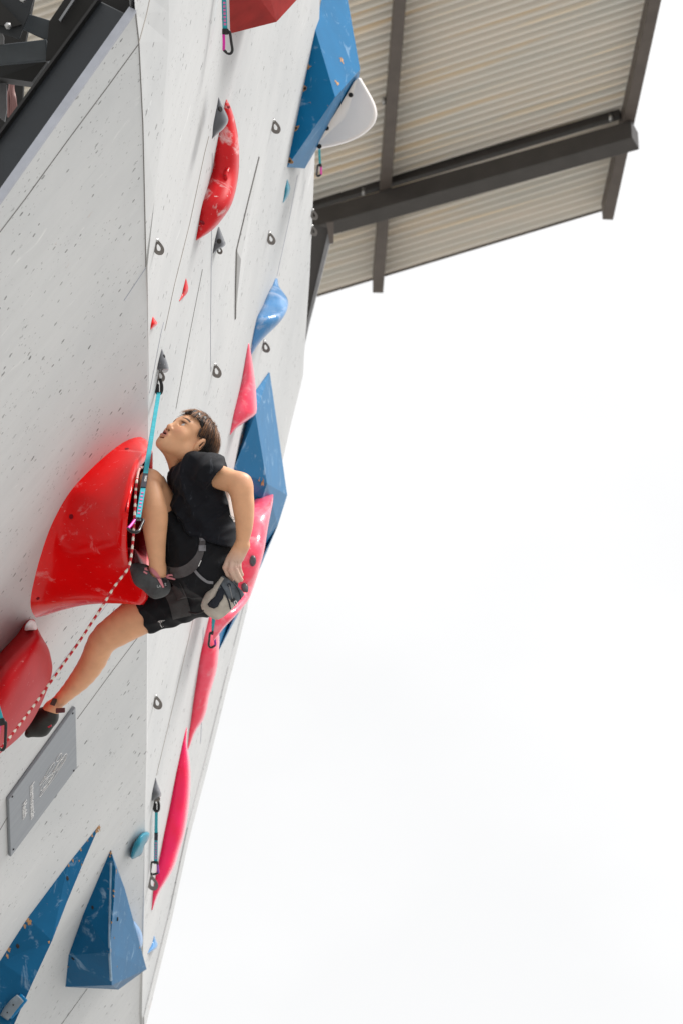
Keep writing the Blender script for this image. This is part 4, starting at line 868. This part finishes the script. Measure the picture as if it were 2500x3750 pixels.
for P in fing:
    z_ = zone(V2, P[1] + np.array([0, 0, .008]), .012) * .35; C2 = C2 * (1 - z_) + np.array([.55, .25, .22]) * z_
# ---- head, finer
b = Field(HE - .24, HE + .20, .0019)
b.ell(Hp(0, .028, -.088), HA, np.array([.073, .088, .094]) * hs, .01)
b.ell(Hp(0, -.03, -.045), HA, np.array([.062, .075, .056]) * hs, .02)
b.ell(Hp(0, .012, -.035), HA, np.array([.060, .045, .045]) * hs, .02)
for q in (-1, 1):
    b.ell(Hp(.037 * q, -.034, -.022), HA, np.array([.026, .024, .020]) * hs, .02)
    b.cone(Hp(.052 * q, -.055, -.085), Hp(.014 * q, -.100, -.020), .021, .017, .02)
    b.cone(Hp(.056 * q, -.01, -.09), Hp(.050 * q, -.06, -.082), .022, .020, .02)
    b.cone(Hp(.044 * q, .017, -.013), Hp(.014 * q, .015, -.001), .0085, .008, .012)
b.ell(Hp(0, -.098, -.010), HA, np.array([.018, .014, .014]) * hs, .016)
b.ell(Hp(0, -.074, -.008), HA, np.array([.026, .020, .017]) * hs, .016)
for q in (-1, 1): b.ell(Hp(.031 * q, -.001, .006), HA, np.array([.017, .010, .011]) * hs, .008, 'carve')
b.cone(Hp(0, .004, -.001), Hp(0, -.036, .015), .0085, .0095, .010); b.ell(Hp(0, -.041, .016), HA, np.array([.0105, .0092, .010]) * hs, .006)
for q in (-1, 1): b.ell(Hp(.0125 * q, -.044, .008), HA, np.array([.0072, .0072, .009]) * hs, .005)
for q in (-1, 1): b.ell(Hp(.0072 * q, -.0515, .011), HA, np.array([.0038, .0045, .0048]) * hs, .0015, 'carve')
for q in (-1, 1):
    b.cone(Hp(0, -.0655, .0125), Hp(.020 * q, -.0725, .0015), .0060, .0038, .004)
    b.cone(Hp(0, -.0840, .0105), Hp(.019 * q, -.0775, .0010), .0066, .0038, .005)
b.ell(Hp(0, -.0748, .0115), HA, np.array([.0150, .0036, .012]) * hs, .0015, 'carve')
b.cone(Hp(0, -.0925, .004), Hp(.012, -.0915, .001), .004, .004, .006, 'carve')
for q in (-1, 1):                                                    # eyelids
    for s0, s1, u0, f0 in ((.031, 1, .0065, 0), (.031, 1, -.0075, -.001)):
        pts = [Hp(q * (.031 + dx), u0 * (1 - (dx / .0165) ** 2) + .0005, -.0015 + f0 - 2.0 * abs(dx) ** 1.5 * 1.2) for dx in (-.0150, -.0075, 0, .0075, .0150)]
        for i in range(4): b.cone(pts[i], pts[i + 1], .0036, .0036, .003)
# ears
for q in (-1, 1):
    c = Hp(.084 * q, -.010, -.086); eA = np.array([nrm(hS * q * .92 - hF * .38), nrm(hU + hF * .12), np.cross(nrm(hS * q * .92 - hF * .38), nrm(hU + hF * .12))])
    b.ell(c, eA, (.0085, .029, .0175), .004); b.ell(c + eA[0] * .008 + hU * .003 - hF * .001, eA, (.008, .0165, .0088), .0015, 'carve'); b.cone(c + eA[0] * .004 + hU * .012 - hF * .002, c + eA[0] * .004 - hU * .006 - hF * .004, .0030, .0028, .002)
    b.ell(c + eA[0] * .001 - hU * .004 + hF * .006, eA, (.008, .006, .005), .003, 'carve'); b.ell(c + eA[0] * .003 + hF * .013 - hU * .004, eA, (.004, .006, .004), .003)
b.cone(Hp(0, -.045, -.10), J(688, 1760, -.05), .045, .050, .025); b.cone(Hp(-.01, -.075, -.055), J(662, 1745, -.04), .024, .024, .02)
V3, F3 = b.nets(); V3 = relax(V3, F3, 1, .4); del b
L3 = (V3 - HE) @ HA.T / hs; s3, u3, f3 = L3.T
C3 = np.tile(SK, (len(V3), 1))
def blend(C, m, col): m = np.clip(m, 0, 1)[:, None]; return C * (1 - m) + np.array(col) * m
def g3(s_, u_, f_, rs, ru, rf, sym=True):
    ss = np.abs(s3) if sym else s3
    return np.clip(1.25 - np.sqrt(((ss - s_) / rs) ** 2 + ((u3 - u_) / ru) ** 2 + ((f3 - f_) / rf) ** 2), 0, 1)
C3 = blend(C3, g3(.036, -.034, -.005, .03, .022, .03) * .45, (.66, .26, .16))
C3 = blend(C3, g3(0, -.042, .014, .014, .012, .02) * .4, (.58, .22, .13))
C3 = blend(C3, g3(0, -.100, -.01, .05, .03, .05) * .25, (.45, .25, .15))
lip = np.clip(1.3 - np.sqrt((s3 / .022) ** 2 + ((u3 + .075) / .0155) ** 2), 0, 1) * (f3 > -.004)
C3 = blend(C3, lip * 1.5, (.36, .105, .085))
C3 = blend(C3, (np.abs(s3) < .0155) * (np.abs(u3 + .0748) < .0045 * (1 - (s3 / .0165) ** 2) + .0005) * (f3 < .013) * (f3 > -.015) * 1.0, (.05, .012, .012))
C3 = blend(C3, g3(.0072, -.0515, .010, .0045, .005, .007) * 1.6, (.05, .015, .01))
bw = np.abs(u3 - (.0225 + .004 * np.sin(np.clip((np.abs(s3) - .012) / .038, 0, 1) * math.pi))) < .0042
C3 = blend(C3, (bw & (np.abs(s3) > .012) & (np.abs(s3) < .052) & (f3 > -.045)) * .95, (.04, .02, .012))
C3 = blend(C3, g3(.031, .0085, .0, .020, .0035, .02) * 1.2, (.07, .03, .02))
C3 = blend(C3, g3(.076, -.012, -.094, .03, .03, .03) * .3, (.64, .27, .17))
Va = np.vstack([V1, V2, V3]); Fa = np.vstack([F1, F2 + len(V1), F3 + len(V1) + len(V2)]); Ca = np.vstack([C1, C2, C3])
M_SKIN = attr_mat("skin", .47, .13, 28, .2, sss=.06, spec=.5)
org = toW(J(740, 2050, -.05))
person = nmesh("person", Va, Fa, M_SKIN, None, Ca, org)
tag(person, "climber in black shirt and shorts, looking up, one hand in the chalk bag", "person")
# eyes
M_EYE = attr_mat("eye", .12, 0, 10, 0)
for q in (-1, 1):
    c = Hp(.031 * q, 0, -.0108); bm = bmesh.new(); bmesh.ops.create_uvsphere(bm, u_segments=32, v_segments=20, radius=.0125); v = np.array([tuple(x.co) for x in bm.verts]); f = [tuple(x.index for x in p.verts) for p in bm.faces]; bm.free()
    gz = nrm(hF * .82 + hU * .55 + hS * -.15); dn = (v @ gz) / .0125; col = np.tile(np.array([.62, .60, .60]), (len(v), 1)); col[dn > .87] = (.045, .02, .012); col[dn > .955] = (.004, .004, .004)
    e = nmesh("eye", v + c, f, M_EYE, person, col)
# ---- hair
b = Field(HE - .22, HE + .22, .0028)
hc = Hp(0, .026, -.090); b.ell(hc, HA, np.array([.081, .093, .100]) * hs, .01); b.ell(Hp(0, -.03, -.135), HA, np.array([.062, .05, .045]) * hs, .02); b.ell(Hp(0, .070, -.045), HA, np.array([.062, .033, .052]) * hs, .02)
r_ = b.region(b.lo, b.lo + b.n * b.res); sl, x, y, z = r_
q_ = [((x - HE[0]) * A[0] + (y - HE[1]) * A[1] + (z - HE[2]) * A[2]) / hs for A in HA]
def sw(a, w): return w * np.sin(a)
wob = sw(q_[0] * 260, .002) + sw(q_[1] * 310 + 1, .0018) + sw(q_[2] * 290 + 2, .002)
c1 = np.maximum(-(q_[2] + .058), q_[1] - .047); c2 = np.maximum(-(q_[2] + .098 + .25 * (q_[1] + .02)), q_[1] + .004); c3 = q_[1] + .082; c4 = np.maximum(-(q_[2] + .03), q_[1] - .056)
face = np.minimum(np.minimum(c1, c2), np.minimum(c3, c4)) + wob
b.F[sl] = np.maximum(b.F[sl], -face * hs)
for q in (-1, 1): b.ell(Hp(.084 * q, -.012, -.084), HA, (.034, .033, .024), .003, 'carve')
b.warp(lambda x, y, z: .0016 * np.sin(x * 330 + y * 90 + 3 * np.sin(z * 60)) * np.ones_like(y))
V4, F4 = b.nets(); V4 = relax(V4, F4, 2); del b
Lh = (V4 - HE) @ HA.T / hs
def hair_col(L_, rnd):
    ear = np.linalg.norm(L_ - np.array([.075, -.01, -.095]), axis=-1); top = np.clip((ear - .062) / .05, 0, 1); fr = np.clip((L_[..., 2] + .06) / .05, 0, 1)
    t = np.clip(top * .8 + fr * .5 - .38 + (rnd - .5) * 1.1 * (top + fr + .15), 0, 1)[..., None]; return np.array([.007, .005, .005]) * (1 - t) + np.array([.42, .19, .08]) * t
hv, hf, hc_ = [V4], [F4], [hair_col(Lh, rng.random(len(V4)) * .2) * .5]
crown = np.array([.01, .105, -.125]); nst = 4200; off = len(V4)
ids = rng.choice(len(V4), nst * 2)
made = 0
for i in ids:
    L0 = Lh[i]
    nn = nrm((L0 - np.array([0, .02, -.09])) / np.array([.083, .099, .104]) ** 2)
    if made >= nst: break
    lift = rng.uniform(0, .05); nape = L0[2] < -.125 and L0[1] < .03
    if L0[0] < -.05 and rng.random() < .6: continue
    away = L0 - crown; away -= nn * (away @ nn); away = away / (np.linalg.norm(away) + 1e-6)
    gv = HA @ np.array([0.15, -1, 0]); gv = gv - nn * (gv @ nn)
    d = nrm(away + .8 * gv + rng.normal(0, .05, 3)); ln = rng.uniform(.045, .085)
    if nape: d = nrm(gv + nn * .25 + rng.normal(0, .15, 3)); ln = rng.uniform(.03, .06)
    p = L0 + nn * rng.uniform(-.001, .004); 
    w_ = rng.uniform(.0007, .0015); pts = []
    for k in range(6):
        pts.append(p.copy()); p = p + d * ln / 5; q = (p - np.array([0, .022, -.09])) / np.array([.083, .100, .105]); rr = np.linalg.norm(q)
        tgt = 1.02 + .03 * (k / 5) + lift
        if rr > 1e-3 and p[1] > -.075 and not nape: p = np.array([0, .022, -.09]) + (p - np.array([0, .022, -.09])) * (1 + (tgt / rr - 1) * .45)
        d = nrm(d + .10 * gv)
    if pts[-1][1] < .042 + .012 * math.sin(L0[0] * 160) and pts[-1][2] > -.050: continue
    if pts[-1][2] > -.09 and pts[-1][1] < -.006: continue
    pts = np.array(pts) * hs; sd_ = nrm(np.cross(d, nn)); base = off + len(hv) * 0
    col = hair_col(L0[None], np.array([rng.random()]))[0] * rng.uniform(.45, 1.8); blk = []
    for k, q in enumerate(pts):
        ww = w_ * (1 - .8 * k / 5); blk += [q - sd_ * ww, q + sd_ * ww, q + nn * ww * .9]
    Vb = HE + np.array(blk) @ HA; o0 = sum(len(a) for a in hv[-1:]) * 0
    hv.append(Vb); hc_.append(np.tile(col, (18, 1)))
    fb = [(off + 3 * k + j, off + 3 * k + (j + 1) % 3, off + 3 * k + 3 + (j + 1) % 3, off + 3 * k + 3 + j) for k in range(5) for j in range(3)]
    hf.append(np.array(fb)); off += 18; made += 1
M_HAIR = attr_mat("hair", .38, 0, 30, 0, spec=.5)
nmesh("hair", np.vstack(hv), np.vstack(hf), M_HAIR, person, np.vstack(hc_))
# ---- clothes
def clothmat(name, col, seed=0.0, chalk=.25):
    m, t, b = base_mat(name, col, .8, spec=.25); b.inputs['Sheen Weight'].default_value = .04; b.inputs['Sheen Roughness'].default_value = .5
    v = coords(t, (1, 1, 1), (seed, seed, seed)); c = mixc(t, ramp(t, noise(t, v, 8, 6), .3, .7), col, tuple(x * .6 for x in col))
    c = mixc(t, ramp(t, noise(t, coords(t, (3, 1, 1), (seed, 2, 1)), 11, 8, .7, 1.5), .60, .78, 0, chalk), c, (.20, .22, .26))  # random chalk dust, also standing in for bluish highlights on the wrinkles
    t.links.new(c, b.inputs['Base Color']); bump(t, b, noise(t, v, 350, 3), .25, .0008); return m
M_SHIRT = clothmat("black_cotton", (.006, .0075, .013), 1, .4); M_SHORT = clothmat("black_stretch_fabric", (.006, .0068, .010), 4, .35)
def folds(dirs):
    def fn(x, y, z):
        o = 0
        for (a, b_, c, fq, am, ph) in dirs: o = o + am * 1.5 * (np.abs(np.sin(.5 * ((a * x + b_ * y + c * z) * fq + ph + 2.2 * np.sin(x * 17 + z * 23 + ph) + 1.6 * np.sin(y * 19 + ph)))) - .5)
        return o
    return fn
b = Field(J(590, 2080, -.34), J(900, 1620, .24), .0036)
for z0, r0 in ((.01, .098), (-.08, .104), (-.17, .098)):
    b.cone(J(738, 1775, z0), J(752, 1870, z0), r0, r0 + .004, .03); b.cone(J(752, 1870, z0), J(776, 1975, z0), r0 + .002, r0 - .014, .03); b.cone(J(776, 1975, z0), J(785, 2040, z0), r0 - .014, r0 - .012, .03)
b.cone(J(695, 1742, .03), J(690, 1765, -.2), .058, .06, .03); b.cone(J(760, 1722, .05), J(735, 1740, -.2), .062, .06, .03)
sc_c, sc_n = J(800, 1746, .1), nrm(np.array([.70, -.68, .12]))
b.cone(J(722, 1716, .055), J(835, 1768, .115), .058, .055, .02, clip=[(sc_c, sc_n)])
b.cone(J(668, 1690, -.03), J(690, 1740, -.04), .050, .062, .03, clip=[(J(672, 1712, -.04), nrm(np.array([-.42, .88, 0])))])
b.warp(folds([(1, .6, .3, 46, .0070, 0), (-.5, 1, .2, 80, .0046, 1.3), (.9, -.7, .5, 115, .0036, 2.1), (.2, 1, .4, 150, .0020, .4)]))
b.cut(J(790, 1990, 0), nrm(np.array([-.28, -.96, 0])))
b.ell(Hp(0, -.045, -.09), HA, (.058, .05, .062), .01, 'carve'); b.ell(Hp(.082, -.012, -.086), HA, (.026, .028, .022), .006, 'carve')
V5, F5 = b.nets(); V5 = relax(V5, F5, 1); del b
shirt = nmesh("shirt", V5, F5, M_SHIRT, person)
b = Field(J(480, 2380, -.36), J(900, 1840, .24), .0038)
hemL = (J(604, 1880, .03), nrm(np.array([-.50, .84, 0.0]))); hemR = (J(527, 2270, -.2), nrm(np.array([-.90, -.42, 0])))
b.cone(J(722, 2062, .015), J(590, 1880, -.022), .096, .071, .02, clip=[hemL]); b.cone(J(760, 2140, -.14), J(500, 2252, -.20), .102, .073, .02, clip=[hemR])
for z0 in (.0, -.14): b.cone(J(775, 1990, z0), J(762, 2060, z0), .082, .092, .03)
b.cone(J(766, 2068, .01), J(768, 2075, -.14), .092, .092, .03); b.cone(J(735, 2080, .03), J(745, 2110, -.1), .09, .09, .04)
b.warp(folds([(1, .8, .3, 60, .0036, 0), (-.8, 1, .2, 90, .0030, 1.3), (.6, -.9, .5, 150, .0016, 2.1)]))
V6, F6 = b.nets(); V6 = relax(V6, F6, 1); del b
shorts = nmesh("shorts", V6, F6, M_SHORT, person)
def surf_ribbon(objs, path, wpx, th, mat, name, parent, n=30):
    P = even([np.array(p, float) for p in path], n); T = np.gradient(P, axis=0); vs = []; last = [None, None, None]
    for i in range(n):
        t = T[i] / (np.linalg.norm(T[i]) + 1e-9); nn = np.array([-t[1], t[0]]); wv = wpx if np.isscalar(wpx) else np.interp(i / (n - 1), np.linspace(0, 1, len(wpx)), wpx); row = []
        for j, s in enumerate((-.5, 0, .5)):
            q = P[i] + nn * s * wv; h = surf_hit(objs, q[0], q[1])
            if h is not None: last[j] = ((CAM - h[0]) @ FW * -1, h[1])
            if last[j] is None: last[j] = (D0 - .05, -FW)
            row.append(pt(q[0], q[1], last[j][0] - th))
        vs += row + [r_ + FW * th * 1.5 for r_ in row]
    fs = []
    for i in range(n - 1):
        a = i * 6; fs += [(a, a + 1, a + 7, a + 6), (a + 1, a + 2, a + 8, a + 7), (a + 3, a + 9, a + 10, a + 4), (a + 4, a + 10, a + 11, a + 5), (a, a + 6, a + 9, a + 3), (a + 2, a + 5, a + 11, a + 8)]
    fs += [(0, 3, 4, 1), (1, 4, 5, 2)]; e = (n - 1) * 6; fs += [(e, e + 1, e + 4, e + 3), (e + 1, e + 2, e + 5, e + 4)]
    o = mesh(name, vs, fs, mat, parent, smooth=False); fix_normals(o); return o
M_WEB = plain("grey_harness_webbing", (.075, .068, .072), .8, sc_=50); M_WEB2 = plain("light_grey_buckle_web", (.20, .20, .22), .7, sc_=50); M_WEB3 = plain("dark_harness_web", (.045, .043, .045), .85, sc_=50)
har = surf_ribbon([shorts], [(600, 2086), (632, 2098), (670, 2094), (704, 2074), (728, 2040), (741, 1998), (744, 1958)], [36, 40, 40, 38, 26, 22, 20], .006, M_WEB, "harness", person, 40)
surf_ribbon([shorts, har], [(742, 2018), (742, 1996)], 26, .004, M_WEB2, "leg_buckle", har, 6)
surf_ribbon([shorts, har], [(744, 1980), (742, 1962)], 24, .004, M_WEB2, "leg_buckle", har, 6)
surf_ribbon([shorts], [(628, 2150), (652, 2200), (668, 2262)], 70, .005, M_WEB3, "leg_loop", har, 24)
surf_ribbon([shorts], [(710, 2084), (730, 2108), (758, 2130), (782, 2134)], 10, .005, M_WEB2, "gear_strap", har, 20)
surf_ribbon([shorts, har], [(728, 2074), (738, 2052)], 3, .003, M_PRINT, "printed_mark", har, 5)
for (x, y, s_) in ((586, 2285, "THE"), (590, 2292, "NORTH"), (594, 2299, "FACE")):
    h = surf_hit(shorts, x, y)
    if h is not None: text_mesh(s_, .013, h[0] - FW * .012, nrm(RT * .8 + UP * .6), nrm(UP * .8 - RT * .6), M_PRINT, "lettering", shorts, 0, .0004)
# ---- race number on the back, with its safety pin
M_PAP = plain("white_paper", (.78, .78, .78), .7, var=.03)
bib = slab("race_number", [pt(822, 1786, 11.91), pt(842, 1800, 11.92), pt(866, 1850, 11.93), pt(872, 1908, 11.92), pt(858, 1912, 11.90), pt(846, 1885, 11.895), pt(838, 1840, 11.90)], FW + RT * -.6, .002, M_PAP, person)
tube("safety_pin", [pt(842, 1887, 11.90), pt(846, 1892, 11.90), pt(856, 1894, 11.895), pt(862, 1903, 11.90), pt(850, 1898, 11.90), pt(843, 1889, 11.90)], .0012, M_BOLT, bib, 6, n=30)
# ---- climbing shoes
M_SHOE = plain("chalky_black_rubber_shoe", (.045, .048, .052), .6, var=.5, sc_=24); M_SHOE2 = plain("black_green_shoe", (.012, .014, .012), .5, var=.6, sc_=22)
M_LIN = plain("pink_lining", (.62, .22, .26), .8); M_LIN2 = plain("dark_maroon_tab", (.11, .03, .035), .7)
b = Field(J(455, 2215, -.04), J(650, 2040, .18), .0026)
b.cone(J(492, 2080, .055), J(525, 2112, .07), .014, .031, .015); b.cone(J(525, 2112, .07), J(578, 2148, .07), .033, .038, .02); b.cone(J(510, 2088, .06), J(560, 2105, .065), .018, .026, .02); b.cone(J(578, 2148, .07), J(598, 2152, .07), .035, .020, .02); b.cone(J(590, 2130, .07), J(604, 2138, .07), .022, .013, .012)
b.cone(J(580, 2050, .08), J(572, 2105, .07), .034, .030, .006, 'carve'); 
V7, F7 = b.nets(); V7 = relax(V7, F7, 1); del b
sh1 = nmesh("climbing_shoe", V7, F7, M_SHOE, person)
def sr(objs, path, w_, mat, name, parent, n=16, th=.003): return surf_ribbon(objs, path, w_, th, mat, name, parent, n)
sr([sh1, person], [(530, 2083), (552, 2086), (570, 2100), (584, 2120), (594, 2140), (600, 2152)], [8, 16, 15, 13, 10, 6], M_LIN, "lining", sh1, 24)
sr([sh1], [(562, 2080), (580, 2092), (594, 2112), (602, 2124)], 4, M_RUB, "collar", sh1, 14, .005)
sr([sh1], [(527, 2093), (540, 2101)], 6, M_LIN, "trim", sh1, 6)
tube("pull_tab", [pt(x, y, 11.93) for x, y in ((606, 2118), (616, 2108), (632, 2106), (641, 2113), (641, 2120), (628, 2118), (612, 2116))], .0035, M_LIN, sh1, 8, n=26, flat=.6)
sr([sh1], [(606, 2124), (606, 2150)], 13, M_RUB, "heel_tab", sh1, 6)
for tx, x, y, sz in (("S", 604, 2146, .013), ("LA", 576, 2152, .012)):
    h = surf_hit([sh1], x, y)
    if h is not None: text_mesh(tx, sz, h[0] - FW * .005, nrm(RT * .98 + UP * .1), UP, plain("grey_print", (.35, .36, .37), .7), "lettering", sh1, 0, .0003)
b = Field(J(60, 2720, -.52), J(250, 2560, -.30), .0028)
b.cone(J(105, 2688, -.42), J(150, 2662, -.42), .013, .028, .015); b.cone(J(150, 2662, -.42), J(180, 2630, -.41), .032, .031, .02); b.cone(J(150, 2630, -.42), J(185, 2612, -.40), .03, .026, .02); b.cone(J(120, 2650, -.42), J(160, 2630, -.42), .024, .03, .02)
b.cone(J(196, 2560, -.40), J(190, 2590, -.40), .026, .019, .006, 'carve')
V8, F8 = b.nets(); V8 = relax(V8, F8, 1); del b
sh2 = nmesh("climbing_shoe", V8, F8, M_SHOE2, person)
sh2['label'] = "dark shoe on the stretched leg, toe tucked behind the deep-red hold"
DS = 12.34
slab("pull_tab", [pt(205, 2594, DS), pt(239, 2592, DS), pt(239, 2610, DS), pt(205, 2612, DS)], FW, .012, M_LIN2, sh2, bev=.002)
slab("pull_tab", [pt(195, 2556, DS), pt(211, 2561, DS), pt(201, 2586, DS), pt(183, 2580, DS)], FW, .012, plain("dark_brown_tab", (.06, .035, .03), .7), sh2, bev=.002)
slab("sole_tag", [pt(175, 2662, DS + .01), pt(188, 2654, DS + .01), pt(190, 2660, DS + .01), pt(180, 2666, DS + .01)], FW, .01, plain("red_tag", (.45, .02, .05), .6), sh2)
# ------------------------------------------------------------------ chalk bag
M_CB = plain("beige_grey_fabric", (.48, .44, .39), .85, var=.2, sc_=30); M_CB2 = plain("slate_fabric", (.12, .14, .165), .85, var=.5, sc_=26); M_CB3 = plain("dark_navy_fabric", (.012, .016, .026), .9)
DB = 11.93
top_c, bot_c = np.array([849., 2143.]), np.array([778., 2232.]); axd = (bot_c - top_c) / np.linalg.norm(bot_c - top_c); nx_ = np.array([-axd[1], axd[0]]) * -1
def bring(s, r, el, dz=0.0, n=28, bend=0.0):
    c = top_c + (bot_c - top_c) * s; a = pt(c[0], c[1], DB + dz); ex = nx_[0] * RT - nx_[1] * UP; ax3 = axd[0] * RT - axd[1] * UP; ez = nrm(np.cross(ex, ax3)); ez = ez if ez @ FW < 0 else -ez
    dirz = nrm(-FW * 1.0 + ax3 * -.25); rr = r * DB / FPX
    return [a + rr * (ex * math.cos(t) + dirz * el * math.sin(t)) + ax3 * bend * rr * math.cos(t) for t in np.linspace(0, 2 * math.pi, n, endpoint=False)]
bag = thing("chalk_bag", pt(815, 2190, DB), "beige and slate chalk bag with a drawstring, hanging behind the climber's hips", "chalk bag")
loft("rim_band", [bring(.0, 57, .8), bring(-.01, 59, .82), bring(.04, 59, .82), bring(.25, 58.5, .85), bring(.47, 57.5, .85), bring(.47, 55, .8), bring(.03, 52, .7), bring(.03, 20, .6)], M_CB2, bag, n=60, cap0=False)
bd = loft("pouch", [bring(.40, 56, .83), bring(.55, 57.5, .85), bring(.75, 55, .82), bring(.95, 50, .75), bring(1.12, 42, .65), bring(1.2, 30, .5), bring(1.23, 12, .3)], M_CB, bag, n=60)
_bvh.clear(); rim = [c for c in bag.children if c.name.startswith("rim_band")][0]
for nm, path, w_, mt in (("piping", [(817, 2101), (840, 2118), (862, 2142), (878, 2170), (884, 2196)], 3, M_CB3), ("seam_tape", [(804, 2136), (822, 2165), (838, 2200), (846, 2232)], 5, M_CB3)):
    sr([rim, bd], path, w_, mt, nm, bag, 24, .0025)
sr([rim, bd], [(812, 2112), (800, 2135), (786, 2165), (772, 2196), (762, 2214)], [24, 20, 15, 13, 12], M_CB, "side_panel", bag, 24, .003)
pp = [(812, 2150), (822, 2172), (818, 2190), (806, 2206), (800, 2220), (786, 2228), (768, 2222), (762, 2212), (776, 2196), (790, 2186), (798, 2166)]
hv_ = [surf_hit([rim, bd], x, y) for x, y in pp]; cc_ = surf_hit([rim, bd], 795, 2200)
if all(hv_) and cc_:
    ctr = cc_[0] - FW * .004; inn_ = [surf_hit([rim, bd], x * .5 + 795 * .5, y * .5 + 2200 * .5)[0] - FW * .004 for x, y in pp]; n = len(pp)
    v = [h[0] - FW * .0025 for h in hv_] + inn_ + [ctr]; f = [(i, (i + 1) % n, n + (i + 1) % n, n + i) for i in range(n)] + [(n + i, n + (i + 1) % n, 2 * n) for i in range(n)]
    pa = mesh("dark_patch", v, f, M_CB3, bag, smooth=True); sol = pa.modifiers.new('s', 'SOLIDIFY'); sol.thickness = .003
cw = [surf_hit([rim, bd], x, y) for x, y in ((840, 2142), (845, 2160), (850, 2182), (855, 2198))]
if all(cw):
    tube("drawstring", [h[0] - FW * .004 for h in cw], .0013, plain("grey_cord", (.25, .25, .26), .8), bag, 6, n=20)
    tube("eyelet", [cw[0][0] - FW * .004 + .0045 * (RT * math.cos(t) + UP * math.sin(t)) for t in np.linspace(0, 2 * math.pi, 14, endpoint=False)], .0015, M_CB3, bag, 6, closed=True)
    c = cw[3][0] - FW * .006; box("cord_lock", c, (nrm(RT + UP * .3), UP, FW), (.014, .010, .006), M_RUB, bag, .002)
    tube("buckle", [c + RT * x + UP * y - FW * .003 for x, y in ((.004, -.004), (.010, -.003), (.014, -.014), (.009, -.017), (.005, -.010))], .0012, M_PRINT, bag, 6, closed=True, n=20)
tube("belt_cord", [pt(x, y, z) for x, y, z in ((694, 2242, 12.0), (720, 2246, 11.95), (742, 2240, 11.93), (754, 2222, 11.92))], .0032, M_RUB, bag, 8, n=24)
tube("belt_cord", [pt(x, y, z) for x, y, z in ((784, 2128, 11.93), (775, 2150, 11.92), (764, 2185, 11.92), (757, 2215, 11.92))], .0028, M_RUB, bag, 8, n=20)
